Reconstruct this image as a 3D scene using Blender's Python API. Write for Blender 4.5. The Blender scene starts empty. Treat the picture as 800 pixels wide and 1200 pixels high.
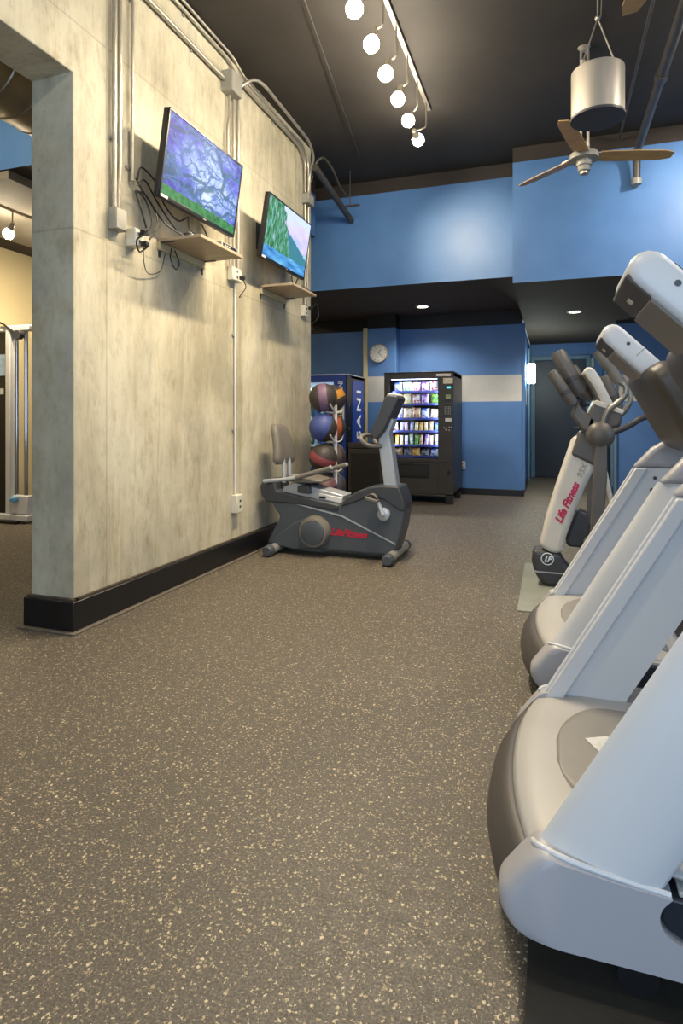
import bpy, bmesh, math, random
from mathutils import Vector, Matrix
random.seed(7)
PI = math.pi
scene = bpy.context.scene
C = scene.collection

# ------------------------------------------------------------------ camera
FPX, CAMH, HY, YAW = 712.0, 1.2, 490.0, math.radians(19)
SN, CS = math.sin(YAW), math.cos(YAW)
cam_d = bpy.data.cameras.new('camera')
cam_d.sensor_fit = 'HORIZONTAL'
cam_d.sensor_width = 36
cam_d.lens = 36 * FPX / 800
cam_d.shift_y = -(600 - HY) / 800
cam_d.clip_start = 0.02
cam = bpy.data.objects.new('camera', cam_d)
cam.location = (0, 0, CAMH)
cam.rotation_euler = (PI / 2, 0, YAW)
C.objects.link(cam)
scene.camera = cam

# ------------------------------------------------------------------ world, large lights, exposure
vs = scene.view_settings
vs.view_transform = 'Standard'
vs.look = 'None'
vs.gamma = 1
vs.use_curve_mapping = False
vs.exposure = 0.4
world = bpy.data.worlds.new('world')
scene.world = world
world.use_nodes = True
wn = world.node_tree.nodes['Background']
wn.inputs[0].default_value = (0.75, 0.86, 1.0, 1)
wn.inputs[1].default_value = 0.35

def lamp(name, kind, loc, energy, col, aim=None, **kw):
    l = bpy.data.lights.new(name, kind)
    l.energy = energy
    l.color = col
    for k, v in kw.items():
        setattr(l, k, v)
    o = bpy.data.objects.new(name, l)
    o.location = loc
    if aim is not None:
        o.rotation_euler = (Vector(aim) - Vector(loc)).to_track_quat('-Z', 'Y').to_euler()
    C.objects.link(o)
    return o

WARM = (1.0, 0.83, 0.58)
WARM2 = (1.0, 0.91, 0.80)
COOL = (0.56, 0.76, 1.0)
# daylight through the shop-front windows behind the camera
lamp('daylight_window', 'AREA', (0.2, -2.75, 1.9), 112, COOL, aim=(0.2, 5, 1.5), shape='RECTANGLE', size=5.0, size_y=2.6)
lamp('daylight_window_side', 'AREA', (3.9, 2.2, 2.2), 34, COOL, aim=(-2, 2.4, 1.3), shape='RECTANGLE', size=3.5, size_y=2.2)

# ------------------------------------------------------------------ pixel helpers (a pixel gives a direction; the plane it meets gives the distance)
def ratio(px):
    a = (px - 400) / FPX
    return a, (a * CS - SN), (CS + a * SN)
def D(px, py, d):
    a, rx, ry = ratio(px)
    return Vector((d * rx, d * ry, CAMH + (HY - py) / FPX * d))
def P(px, py, Y):
    return D(px, py, Y / ratio(px)[2])
def WX(px, py, X):
    return D(px, py, X / ratio(px)[1])
def G(px, py, z=0.0):
    return D(px, py, (z - CAMH) * FPX / (HY - py))
def XZ(pts, Y):
    return [(p.x, p.z) for p in (P(a, b, Y) for a, b in pts)]
def off(v, right=0, depth=0, up=0):
    return Vector(v) + Vector((CS, SN, 0)) * right + Vector((-SN, CS, 0)) * depth + Vector((0, 0, up))

# ------------------------------------------------------------------ mesh builder
class B:
    def __init__(s):
        s.v, s.f = [], []
    def add(s, vs_, fs):
        n = len(s.v)
        s.v += [tuple(v) for v in vs_]
        s.f += [tuple(i + n for i in f) for f in fs]
        return s
    def box(s, x0, x1, y0, y1, z0, z1):
        return s.add([(x, y, z) for x in (x0, x1) for y in (y0, y1) for z in (z0, z1)],
                     [(0, 1, 3, 2), (4, 6, 7, 5), (0, 4, 5, 1), (2, 3, 7, 6), (0, 2, 6, 4), (1, 5, 7, 3)])
    def prism(s, pts, axis, a, b):
        n = len(pts)
        def m(p, t):
            return {'x': (t, p[0], p[1]), 'y': (p[0], t, p[1]), 'z': (p[0], p[1], t)}[axis]
        vs_ = [m(p, a) for p in pts] + [m(p, b) for p in pts]
        fs = [tuple(range(n)), tuple(range(2 * n - 1, n - 1, -1))]
        fs += [(i, (i + 1) % n, (i + 1) % n + n, i + n) for i in range(n)]
        return s.add(vs_, fs)
    def loft(s, rings, cap=True, closed=True):
        n = len(rings[0])
        vs_ = [p for r in rings for p in r]
        fs = []
        for k in range(len(rings) - 1):
            for i in range(n if closed else n - 1):
                j = (i + 1) % n
                fs.append((k * n + i, k * n + j, (k + 1) * n + j, (k + 1) * n + i))
        if cap:
            fs += [tuple(range(n)), tuple(range((len(rings) - 1) * n, len(rings) * n))]
        return s.add(vs_, fs)
    def tube(s, pts, r, n=10, cap=True):
        pts = [Vector(p) for p in pts]
        rs = r if isinstance(r, (list, tuple)) else [r] * len(pts)
        t0 = (pts[1] - pts[0]).normalized()
        u = t0.orthogonal().normalized()
        rings = []
        for i, p in enumerate(pts):
            if i == 0: t = t0
            elif i == len(pts) - 1: t = (p - pts[i - 1]).normalized()
            else: t = ((p - pts[i - 1]).normalized() + (pts[i + 1] - p).normalized()).normalized()
            u = (u - t * u.dot(t)).normalized()
            w = t.cross(u)
            rings.append([p + (u * math.cos(2 * PI * k / n) + w * math.sin(2 * PI * k / n)) * rs[i] for k in range(n)])
        return s.loft(rings, cap)
    def cyl(s, p0, p1, r, r1=None, n=18):
        return s.tube([p0, p1], [r, r if r1 is None else r1], n)
    def ball(s, c, r, nu=20, nv=12):
        rx, ry, rz = (r, r, r) if not isinstance(r, (tuple, list)) else r
        c = Vector(c)
        rings = []
        for j in range(1, nv):
            a = PI * j / nv
            rings.append([(c.x + rx * math.sin(a) * math.cos(2 * PI * k / nu), c.y + ry * math.sin(a) * math.sin(2 * PI * k / nu), c.z + rz * math.cos(a)) for k in range(nu)])
        n0 = len(s.v)
        s.loft(rings, cap=False)
        t, b_ = len(s.v), len(s.v) + 1
        s.v += [(c.x, c.y, c.z + rz), (c.x, c.y, c.z - rz)]
        L = n0 + (nv - 2) * nu
        for k in range(nu):
            s.f.append((t, n0 + k, n0 + (k + 1) % nu))
            s.f.append((b_, L + (k + 1) % nu, L + k))
        return s
    def lathe(s, prof, c, n=24):
        c = Vector(c)
        return s.loft([[(c.x + r * math.cos(2 * PI * k / n), c.y + r * math.sin(2 * PI * k / n), c.z + z) for k in range(n)] for r, z in prof])
    def grid(s, rows):
        return s.loft(rows, cap=False, closed=False)
    def build(s, name, mat, parent=None, bevel=0, seg=2, angle=40, xform=None, solid=0):
        me = bpy.data.meshes.new(name)
        me.from_pydata([tuple(v) for v in s.v], [], s.f)
        bm = bmesh.new()
        bm.from_mesh(me)
        if xform is not None:
            bmesh.ops.transform(bm, matrix=xform, verts=bm.verts)
        bmesh.ops.recalc_face_normals(bm, faces=bm.faces)
        bm.to_mesh(me)
        bm.free()
        me.shade_smooth()
        me.set_sharp_from_angle(angle=math.radians(angle))
        me.materials.append(mat)
        o = bpy.data.objects.new(name, me)
        C.objects.link(o)
        if solid:
            m = o.modifiers.new('solid', 'SOLIDIFY'); m.thickness = solid; m.offset = 0
        if bevel:
            m = o.modifiers.new('bevel', 'BEVEL')
            m.width = bevel; m.segments = seg; m.limit_method = 'ANGLE'; m.angle_limit = math.radians(30)
            m.harden_normals = False
        if parent is not None:
            put(o, parent)
        return o

ROOT = {}
def put(o, parent):
    o.parent = parent
    if parent.name in ROOT and ROOT[parent.name] is not None:
        o.matrix_parent_inverse = Matrix.Translation(-ROOT[parent.name])
    return o
def tag(o, label=None, cat=None, group=None, kind=None):
    if label: o['label'] = label
    if cat: o['category'] = cat
    if group: o['group'] = group
    if kind: o['kind'] = kind
    return o
def thing(name, label, cat, loc=(0, 0, 0), group=None, local=False):
    """Empty at the base of a thing. local=False: parts are modelled in world coordinates."""
    o = bpy.data.objects.new(name, None)
    o.empty_display_size = 0.1
    o.location = loc
    C.objects.link(o)
    ROOT[o.name] = None if local else Vector(loc)
    return tag(o, label, cat, group)
def copy_tree(o, parent=None):
    c = o.copy()
    C.objects.link(c)
    if parent is not None: c.parent = parent
    for ch in list(o.children):
        copy_tree(ch, c)
    return c
def struct(o):
    o['kind'] = 'structure'
    return o
def text(name, body, mat, parent, size, M, shear=0.0, extrude=0.0006, align='LEFT', space=1.0, bold=0.0):
    cu = bpy.data.curves.new(name, 'FONT')
    cu.body = body; cu.size = size; cu.shear = shear; cu.extrude = extrude
    cu.align_x = align; cu.space_character = space; cu.resolution_u = 3; cu.offset = bold
    t = bpy.data.objects.new(name + '_tmp', cu)
    C.objects.link(t)
    dg = bpy.context.evaluated_depsgraph_get()
    me = bpy.data.meshes.new_from_object(t.evaluated_get(dg))
    bpy.data.objects.remove(t)
    me.name = name
    me.transform(M)
    me.materials.clear(); me.materials.append(mat)
    o = bpy.data.objects.new(name, me)
    C.objects.link(o)
    if parent is not None: put(o, parent)
    return o
def frame(origin, ux, uy):
    """matrix whose x axis is ux and y axis uy, at origin"""
    ux = Vector(ux).normalized(); uy = Vector(uy); uy = (uy - ux * uy.dot(ux)).normalized()
    uz = ux.cross(uy)
    M = Matrix((ux, uy, uz)).transposed().to_4x4()
    M.translation = Vector(origin)
    return M
def smooth_path(pts, n=6):
    pts = [Vector(p) for p in pts]
    out = []
    q = [pts[0] * 2 - pts[1]] + pts + [pts[-1] * 2 - pts[-2]]
    for i in range(1, len(q) - 2):
        for k in range(n):
            t = k / n
            a, b, c, d = q[i - 1], q[i], q[i + 1], q[i + 2]
            out.append(0.5 * (2 * b + (c - a) * t + (2 * a - 5 * b + 4 * c - d) * t * t + (3 * b - a - 3 * c + d) * t ** 3))
    out.append(pts[-1])
    return out
def bend(pts, r=0.05, n=5):
    """polyline with rounded corners"""
    pts = [Vector(p) for p in pts]
    out = [pts[0]]
    for i in range(1, len(pts) - 1):
        a, b, c = pts[i - 1], pts[i], pts[i + 1]
        ra = min(r, (a - b).length * .48, (c - b).length * .48)
        p, q = b + (a - b).normalized() * ra, b + (c - b).normalized() * ra
        for k in range(n + 1):
            t = k / n
            out.append((1 - t) ** 2 * p + 2 * t * (1 - t) * b + t * t * q)
    out.append(pts[-1])
    return out

# ------------------------------------------------------------------ materials
def lin(c):
    if isinstance(c, str):
        c = [int(c[i:i + 2], 16) / 255 for i in (0, 2, 4)]
    else:
        c = [x / 255 for x in c]
    return tuple(x / 12.92 if x <= .04045 else ((x + .055) / 1.055) ** 2.4 for x in c) + (1,)
class N:
    def __init__(s, name):
        s.m = bpy.data.materials.new(name)
        s.m.use_nodes = True
        s.t = s.m.node_tree
        s.bsdf = s.t.nodes['Principled BSDF']
        s.out = s.t.nodes['Material Output']
        s._c = None
    def n(s, typ, **kw):
        x = s.t.nodes.new(typ)
        for k, v in kw.items():
            setattr(x, k, v)
        return x
    def link(s, a, b):
        s.t.links.new(a, b)
    def coord(s, scale=(1, 1, 1), kind='Object', rot=(0, 0, 0)):
        if s._c is None: s._c = s.n('ShaderNodeTexCoord')
        mp = s.n('ShaderNodeMapping')
        mp.inputs['Scale'].default_value = scale
        mp.inputs['Rotation'].default_value = rot
        s.link(s._c.outputs[kind], mp.inputs[0])
        return mp.outputs[0]
    def noise(s, co, scale, detail=4, rough=.55, dist=0):
        x = s.n('ShaderNodeTexNoise')
        x.inputs['Scale'].default_value = scale; x.inputs['Detail'].default_value = detail
        x.inputs['Roughness'].default_value = rough; x.inputs['Distortion'].default_value = dist
        s.link(co, x.inputs['Vector'])
        return x.outputs[0]
    def voro(s, co, scale, feature='F1'):
        x = s.n('ShaderNodeTexVoronoi', feature=feature)
        x.inputs['Scale'].default_value = scale
        s.link(co, x.inputs['Vector'])
        return x
    def math(s, op, a, b=None, c=None):
        x = s.n('ShaderNodeMath', operation=op)
        for i, v in enumerate((a, b, c)):
            if v is None: continue
            if isinstance(v, (int, float)): x.inputs[i].default_value = v
            else: s.link(v, x.inputs[i])
        return x.outputs[0]
    def ramp(s, f, stops, interp='LINEAR'):
        x = s.n('ShaderNodeValToRGB')
        cr = x.color_ramp
        cr.interpolation = interp
        while len(cr.elements) < len(stops): cr.elements.new(.5)
        for e, (p, c) in zip(cr.elements, stops):
            e.position = p; e.color = c if len(c) == 4 else (*c, 1)
        s.link(f, x.inputs[0])
        return x.outputs[0]
    def mix(s, f, a, b, blend='MIX'):
        x = s.n('ShaderNodeMix', data_type='RGBA', blend_type=blend)
        for sock, v in ((x.inputs[0], f), (x.inputs[6], a), (x.inputs[7], b)):
            if isinstance(v, (int, float)): sock.default_value = v
            elif isinstance(v, tuple): sock.default_value = v
            else: s.link(v, sock)
        return x.outputs[2]
    def sep(s, co):
        x = s.n('ShaderNodeSeparateXYZ')
        s.link(co, x.inputs[0])
        return x.outputs
    def bump(s, h, strength=.2, dist=.01):
        x = s.n('ShaderNodeBump')
        x.inputs['Strength'].default_value = strength; x.inputs['Distance'].default_value = dist
        s.link(h, x.inputs['Height'])
        s.link(x.outputs[0], s.bsdf.inputs['Normal'])
    def fin(s, col=None, rough=.5, metal=0, spec=.5, coat=0):
        b = s.bsdf.inputs
        if col is not None:
            if isinstance(col, tuple): b['Base Color'].default_value = col
            else: s.link(col, b['Base Color'])
        if isinstance(rough, (int, float)): b['Roughness'].default_value = rough
        else: s.link(rough, b['Roughness'])
        b['Metallic'].default_value = metal
        b['Specular IOR Level'].default_value = spec
        b['Coat Weight'].default_value = coat
        return s.m
def simple(name, col, rough=.5, metal=0, var=.08, scale=8, spec=.5, bump=0, bscale=200, coat=0, stretch=(1, 1, 1)):
    m = N(name)
    c = lin(col)
    co = m.coord(stretch)
    f = m.noise(co, scale)
    dark = tuple(x * (1 - var) for x in c[:3]) + (1,)
    lite = tuple(min(1, x * (1 + var)) for x in c[:3]) + (1,)
    out = m.ramp(f, [(.3, dark), (.7, lite)])
    if bump: m.bump(m.noise(co, bscale, 2), bump, .002)
    return m.fin(out, rough, metal, spec, coat)
def emit(name, col, strength):
    m = N(name)
    m.fin(lin(col), .4)
    m.bsdf.inputs['Emission Color'].default_value = lin(col)
    m.bsdf.inputs['Emission Strength'].default_value = strength
    return m.m
def glass_mat(name, tint=(.9, .95, 1, 1), refl=.10):
    m = N(name)
    tr = m.n('ShaderNodeBsdfTransparent'); tr.inputs[0].default_value = tint
    gl = m.n('ShaderNodeBsdfGlossy'); gl.inputs[1].default_value = .03
    lw = m.n('ShaderNodeLayerWeight'); lw.inputs[0].default_value = .25
    f = m.math('ADD', m.math('MULTIPLY', lw.outputs[0], .4), refl * .3)
    mx = m.n('ShaderNodeMixShader')
    m.link(f, mx.inputs[0]); m.link(tr.outputs[0], mx.inputs[1]); m.link(gl.outputs[0], mx.inputs[2])
    m.link(mx.outputs[0], m.out.inputs[0])
    return m.m

def floor_material():
    m = N('rubber_floor_flecked')
    co = m.coord()
    base = m.ramp(m.noise(co, 150, 5, .75), [(.34, lin('34302b')), (.5, lin('544e46')), (.66, lin('7c7467'))])
    base = m.mix(m.ramp(m.noise(co, .9, 3), [(.35, (0, 0, 0)), (.7, (.25, .25, .25))]), base, lin('6a6258'))
    wob = m.n('ShaderNodeMix', data_type='VECTOR'); wob.inputs[0].default_value = .014
    nz = m.n('ShaderNodeTexNoise'); nz.inputs['Scale'].default_value = 170
    m.link(co, nz.inputs['Vector']); m.link(co, wob.inputs[4]); m.link(nz.outputs[1], wob.inputs[5])
    out = base
    for sc, th, keep, c in ((66, .21, .30, 'c2b290'), (125, .30, .30, 'a39377')):
        v = m.voro(wob.outputs[1], sc)
        r = m.sep(v.outputs['Color'])
        size = m.math('MULTIPLY', m.math('SUBTRACT', r[0], keep), th / (1 - keep) * 1.5)
        mask = m.math('LESS_THAN', v.outputs['Distance'], size)
        col = m.ramp(r[1], [(0, lin('93856a')), (.5, lin(c)), (1, lin('cfc0a0'))])
        out = m.mix(mask, out, col)
    m.bump(m.noise(co, 240, 2), .25, .003)
    return m.fin(out, m.ramp(m.noise(co, 30), [(.3, (.46,) * 3), (.7, (.62,) * 3)]), spec=.45)

def concrete_material():
    m = N('board_formed_concrete')
    co = m.coord()
    big = m.noise(co, .8, 5, .6, .4)
    st = m.noise(m.coord((1.5, 4.5, .5)), 1.5, 6, .65, .6)
    f = m.math('ADD', m.math('MULTIPLY', big, .68), m.math('MULTIPLY', st, .32))
    col = m.ramp(f, [(.36, lin('9f9882')), (.45, lin('bab29b')), (.54, lin('cbc4ad')), (.66, lin('d7d1bc'))])
    blot = m.ramp(m.noise(m.coord((1, 2.2, 1)), 3.3, 5, .65), [(.56, (0, 0, 0)), (.72, (.55, .55, .55))])
    col = m.mix(blot, col, lin('958b70'))
    grey = m.ramp(m.noise(m.coord((1, 1.7, .9)), 1.1, 5, .65), [(.5, (0, 0, 0)), (.70, (.45, .45, .45))])
    col = m.mix(grey, col, lin('8f8c84'))
    fine = m.ramp(m.noise(m.coord((1, 1.6, .6)), 16, 9, .72), [(.3, (.80, .79, .76)), (.5, (1, 1, 1)), (.75, (1.06, 1.05, 1.03))])
    col = m.mix(1.0, col, fine, 'MULTIPLY')
    rust = m.ramp(m.noise(m.coord((1, 7, .7)), 1.9, 6, .7), [(.56, (0, 0, 0)), (.72, (.6, .6, .6))])
    col = m.mix(rust, col, lin('a59264'))
    pits = m.voro(co, 26)
    pm = m.math('LESS_THAN', pits.outputs['Distance'], m.math('MULTIPLY', m.math('SUBTRACT', m.sep(pits.outputs['Color'])[0], .78), .7))
    col = m.mix(m.math('MULTIPLY', pm, .45), col, lin('6f6756'))
    # form-board joints
    xyz = m.sep(co)
    seams = None
    for ax, pos in ((2, 3.43), (2, 4.03), (2, 2.27), (1, 3.0), (1, 4.66), (1, 1.55)):
        dv = m.math('ABSOLUTE', m.math('SUBTRACT', xyz[ax], pos))
        s_ = m.math('LESS_THAN', dv, .006)
        seams = s_ if seams is None else m.math('MAXIMUM', seams, s_)
    col = m.mix(m.math('MULTIPLY', seams, .28), col, lin('7a705c'))
    h = m.math('SUBTRACT', m.math('MULTIPLY', m.noise(co, 14, 6, .65), .5), m.math('MULTIPLY', m.math('MAXIMUM', seams, pm), .7))
    m.bump(h, .35, .008)
    return m.fin(col, .75, spec=.3)

def stripe_wall_material():
    m = N('blue_wall_with_white_stripe')
    co = m.coord()
    z = m.sep(co)[2]
    blue = m.ramp(m.noise(co, 2.2, 4), [(.3, lin('4c73a8')), (.7, lin('547cb2'))])
    white = m.ramp(m.noise(co, 3, 4), [(.3, lin('b3b2ad')), (.7, lin('c2c1bc'))])
    black = lin('0d0b0a')
    band = m.math('MULTIPLY', m.math('GREATER_THAN', z, 1.46), m.math('LESS_THAN', z, 1.87))
    col = m.mix(band, blue, white)
    col = m.mix(m.math('GREATER_THAN', z, 2.645), col, black)
    m.bump(m.noise(co, 120, 2), .08, .002)
    return m.fin(col, .5, spec=.4)

def soffit_material():
    m = N('blue_soffit_black_top')
    co = m.coord()
    z = m.sep(co)[2]
    blue = m.ramp(m.noise(co, 1.7, 5), [(.3, lin('5079ae')), (.7, lin('5a85bb'))])
    col = m.mix(m.math('GREATER_THAN', z, 4.035), blue, lin('3a3430'))
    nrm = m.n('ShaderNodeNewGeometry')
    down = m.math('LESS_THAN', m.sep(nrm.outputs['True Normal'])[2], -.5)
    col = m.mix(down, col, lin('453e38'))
    m.bump(m.noise(co, 90, 2), .08, .002)
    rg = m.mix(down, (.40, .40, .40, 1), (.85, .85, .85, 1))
    return m.fin(col, rg, spec=.35)

M = {}
M['floor'] = floor_material()
M['concrete'] = concrete_material()
M['stripe'] = stripe_wall_material()
M['soffit'] = soffit_material()
M['ceiling'] = simple('black_painted_ceiling', '322e2a', .75, var=.2, scale=1.5, bump=.2, bscale=40)
M['black_base'] = simple('black_vinyl_base', '17171a', .35, var=.15)
M['tan_wall'] = simple('tan_plaster', 'c3b48c', .7, var=.05, scale=1.3)
M['grey_plaster'] = simple('grey_plaster', '8b8374', .75, var=.06, scale=1.3)
M['blue_paint'] = simple('blue_paint', '4c73a8', .5, var=.06, scale=2)
M['teal_trim'] = simple('blue_grey_trim', '5f7d92', .45, var=.05)
M['door'] = simple('dark_navy_door', '222a38', .45, var=.1)
M['steel'] = simple('galvanised_steel', 'b9b3a6', .38, .75, var=.12, scale=12)
M['chrome'] = simple('chrome', 'd8d8dc', .12, 1, var=.03)
M['boxgrey'] = simple('grey_junction_box', '9d9a90', .5, .2, var=.1)
M['darkpipe'] = simple('dark_painted_pipe', '4a4641', .45, .2, var=.15)
M['plastic_black'] = simple('black_plastic', '151517', .35, var=.1)
M['plastic_dark'] = simple('charcoal_plastic', '3a3b3f', .42, var=.06)
M['white_plastic'] = simple('white_plastic', 'd9d8d4', .35, var=.03)
M['ivory'] = simple('ivory_plastic', 'd8d2c0', .4, var=.04)
M['shelf'] = simple('tan_laminate_shelf', 'a8957a', .5, var=.12, scale=5, stretch=(1, 8, 1))
M['wood_blade'] = simple('light_wood_blade', 'b8935f', .45, var=.15, scale=6, stretch=(1, 6, 6))
M['cable'] = simple('black_cable', '1b1a18', .5, var=.1)
M['mat_light'] = simple('pale_grey_green_mat', '868a80', .6, var=.1, scale=4, bump=.2)
M['mat_dark'] = simple('dark_rubber_mat', '35322d', .6, var=.15, scale=6, bump=.3)
# ------------------------------------------------------------------ the setting
ZC = 4.2
XW, XW2 = -2.53, -2.83            # concrete wall faces
YO, YE = 2.73, 6.30               # opening edge, end of wall
YF = 9.7                          # far wall
def S(name, b, mat, **kw):
    return struct(b.build(name, mat, **kw))
S('floor', B().box(-7.3, 4.3, -3.2, 13.6, -.1, 0), M['floor'])
S('ceiling', B().box(-7.3, 4.3, -3.2, 13.6, ZC, ZC + .1), M['ceiling'])
S('wall_left', B().prism([(-3.0, 0), (.3, 0), (.3, 3.14), (YO, 3.14), (YO, 0), (YE, 0), (YE, ZC), (-3.0, ZC)], 'x', XW2, XW), M['concrete'], bevel=.006, seg=2)
bb = B().prism([(XW2 - .03, YO - .03), (XW + .03, YO - .03), (XW + .03, YE + .03), (XW2 - .03, YE + .03), (XW2 - .03, YE), (XW, YE), (XW, YO), (XW2, YO), (XW2, YE), (XW2 - .03, YE)], 'z', .012, .175)
S('baseboard_left', bb, M['black_base'], bevel=.006)
S('trim_1', B().prism([(XW2 - .055, YO - .055), (XW + .055, YO - .055), (XW + .055, YE + .05), (XW + .002, YE + .05), (XW + .002, YO - .002), (XW2 - .055, YO - .002)], 'z', 0, .012), simple('worn_grey_rubber_edge', '6b6257', .6, var=.2, scale=30), bevel=.004)
S('trim_2', B().box(XW - .02, XW + .02, YO + .0, YE, .175, .188).box(XW2 - .012, XW + .02, YO - .02, YO + .02, .175, .188), simple('worn_cove_top', '4a4036', .6, var=.3, scale=25))
# far walls
S('wall_far', B().box(-7.0, -.41, YF, YF + .15, 0, 2.86), M['stripe'])
S('column', B().box(-2.80, -2.33, YF - .28, YF, 0, 2.86), M['stripe'], bevel=.006)
S('wall_corridor_left', B().box(-.56, -.41, YF + .15, 13.0, 0, 2.70), M['blue_paint'])
S('wall_corridor_end', B().box(-.6, 1.1, 13.0, 13.15, 0, 2.70), M['blue_paint'])
S('wall_corridor_right', B().box(.95, 1.1, 10.35, 13.0, 0, 2.70), M['blue_paint'])
S('wall_far_right', B().box(.95, 4.1, 10.2, 10.35, 0, 2.70), M['stripe'])
S('wall_right', B().box(4.1, 4.25, -3.0, 10.2, 0, ZC), M['blue_paint'])
S('wall_outer', B().box(-7.15, -7.0, -3.0, YF, 0, ZC), M['tan_wall'])
# wall behind the camera with its row of shop-front windows
S('wall_back', B().box(-7, 4.25, -3.15, -3.0, 0, .5).box(-7, 4.25, -3.15, -3.0, 3.3, ZC).box(-7, -2.4, -3.15, -3.0, .5, 3.3).box(2.9, 4.25, -3.15, -3.0, .5, 3.3), M['grey_plaster'])
wf = S('window_1', B().box(-2.4, -2.33, -3.1, -3.04, .5, 3.3).box(2.83, 2.9, -3.1, -3.04, .5, 3.3).box(-.65, -.6, -3.1, -3.04, .5, 3.3).box(1.1, 1.15, -3.1, -3.04, .5, 3.3).box(-2.33, 2.83, -3.1, -3.04, .5, .57).box(-2.33, 2.83, -3.1, -3.04, 3.23, 3.3), M['plastic_dark'])
S('baseboard_far', B().box(-2.3, -.395, YF - .02, YF, 0, .1).box(-.41, -.39, YF - .02, 13.0, 0, .1), M['black_base'], bevel=.004)
S('baseboard_right', B().box(.93, 4.1, 10.18, 10.2, 0, .1).box(.93, .95, 10.18, 13, 0, .1), M['black_base'], bevel=.004)
S('trim_3', B().box(-2.875, -2.80, YF - .285, YF, 0, 2.66), M['tan_wall'], bevel=.01)
# dropped soffits
S('soffit_left', B().box(-4.2, -.40, 7.4, YF, 2.86, ZC), M['soffit'])
S('soffit_right', B().box(-.40, 4.1, 7.0, 13.15, 2.70, ZC), M['soffit'])
S('soffit_side_room', B().box(-7.0, XW2, 4.3, 7.2, 3.5, ZC), M['soffit'])
S('side_room_beam', B().box(-6.4, -4.75, 4.32, 7.15, 3.42, 3.5), M['grey_plaster'])
# door at the end of the corridor, with frame, plate and vision panel
dr = S('door_1', B().box(-.30, .66, 12.95, 12.995, 0.01, 2.36), M['door'], bevel=.004)
B().box(-.38, -.30, 12.93, 13.0, 0, 2.45).box(.66, .74, 12.93, 13.0, 0, 2.45).box(-.30, .66, 12.93, 13.0, 2.37, 2.45).build('door_frame', M['teal_trim'], dr, bevel=.004)
B().cyl((.56, 12.95, 1.02), (.56, 12.89, 1.02), .022).cyl((.575, 12.89, 1.02), (.44, 12.89, 1.02), .011).build('door_handle', M['steel'], dr)
d2 = S('door_2', B().box(.925, .949, 10.75, 11.7, 0.01, 2.3), M['door'], bevel=.004)
B().box(.915, .95, 10.67, 10.75, 0, 2.38).box(.915, .95, 11.7, 11.78, 0, 2.38).box(.915, .95, 10.75, 11.7, 2.3, 2.38).build('door_frame', M['teal_trim'], d2, bevel=.004)
S('trim_4', B().box(.91, .955, 10.14, 10.22, 0, 2.6), M['teal_trim'], bevel=.006)
S('trim_5', B().box(-.415, -.37, YF - .01, YF + .05, .1, 2.66), M['blue_paint'], bevel=.006)
S('trim_6', B().box(-.408, -.37, 11.9, 12.0, 0, 2.5), M['teal_trim'], bevel=.006)

# ------------------------------------------------------------------ floor mats
def slab(name, x0, x1, y0, y1, z1, mat, label, cat):
    return tag(B().box(x0, x1, y0, y1, .0005, z1).build(name, mat, bevel=.002), label, cat)
slab('rubber_mat', -.05, 2.35, .3, 3.72, .006, M['mat_dark'], 'dark rubber mat lying under the two white treadmills', 'mat')
slab('floor_mat', -.20, 1.95, 3.93, 5.25, .006, M['mat_light'], 'pale grey-green mat lying under the elliptical trainer', 'mat')

# ------------------------------------------------------------------ ceiling track lights
M['bulb'] = emit('warm_lamp_glass', 'fff0d4', 130)
M['lamp_body'] = simple('lamp_housing', '8d8578', .35, .6, var=.1)
def track_light(x, y0, y1, ys, label, group=None, zt=ZC, drop=.31, aimx=-2.5, energy=62, dx=-.08, aims=None, col=WARM, sizes=None):
    t = thing('track_light', label, 'track light', (x, (y0 + y1) / 2, zt), group)
    B().box(x - .018, x + .018, y0, y1, zt - .03, zt - .001).build('track', M['lamp_body'], t, bevel=.003)
    for k, y in enumerate(ys):
        en = energy[k] if isinstance(energy, list) else energy
        aim = Vector(aims[k]) if aims else Vector((aimx, y + .1, 1.4))
        p = Vector((x + dx, y, zt - drop))
        dr = (aim - p).normalized()
        h = B()
        h.tube(bend([(x, y, zt - .03), (x, y, zt - drop + .1), p - dr * .11], .03), .007)
        rings = [(-.12, .018), (-.115, .024), (-.06, .026), (-.045, .034), (-.04, .034), (-.04, .02)]
        M4 = dr.to_track_quat('Z', 'Y').to_matrix()
        h.loft([[p + dr * 1.5 * 0 + M4 @ Vector((r * math.cos(2 * PI * q / 16), r * math.sin(2 * PI * q / 16), z)) for q in range(16)] for z, r in rings])
        ho = h.build('lamp_head', M['lamp_body'], t)
        B().ball(p + dr * .012, .056, 24, 14).build('bulb', M['bulb'], ho)
        lamp('track_spot', 'SPOT', p + dr * .075, en, col, aim, spot_size=math.radians(sizes[k] if sizes else 145), spot_blend=.9, shadow_soft_size=.05)
YB = [3.72 + .39 * k for k in range(6)]
zb = 1.3
aims = [(-1.75, y - .9, 0) for y in YB[:4]] + [(-1.7, 3.6, 1.6), (-.95, 7.4, 3.3)]
track_light(-1.11, 3.4, 5.83, YB, 'track of six glowing warm spotlights running along the black ceiling', zt=ZC, drop=.36, aims=aims, energy=[74] * 5 + [85], sizes=[145] * 5 + [55])
track_light(-1.11, -1.2, 3.36, [-.4, 1.0, 2.90, 3.32], 'nearer spotlight track above the camera over the open floor', zt=ZC, drop=.36,
            aims=[(-.9, -.4, 0), (.15, 1.6, .4), (-1.9, 2.9, 0), (-1.8, 3.2, 0)], energy=[26, 62, 30, 38], sizes=[110, 85, 145, 145])
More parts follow.
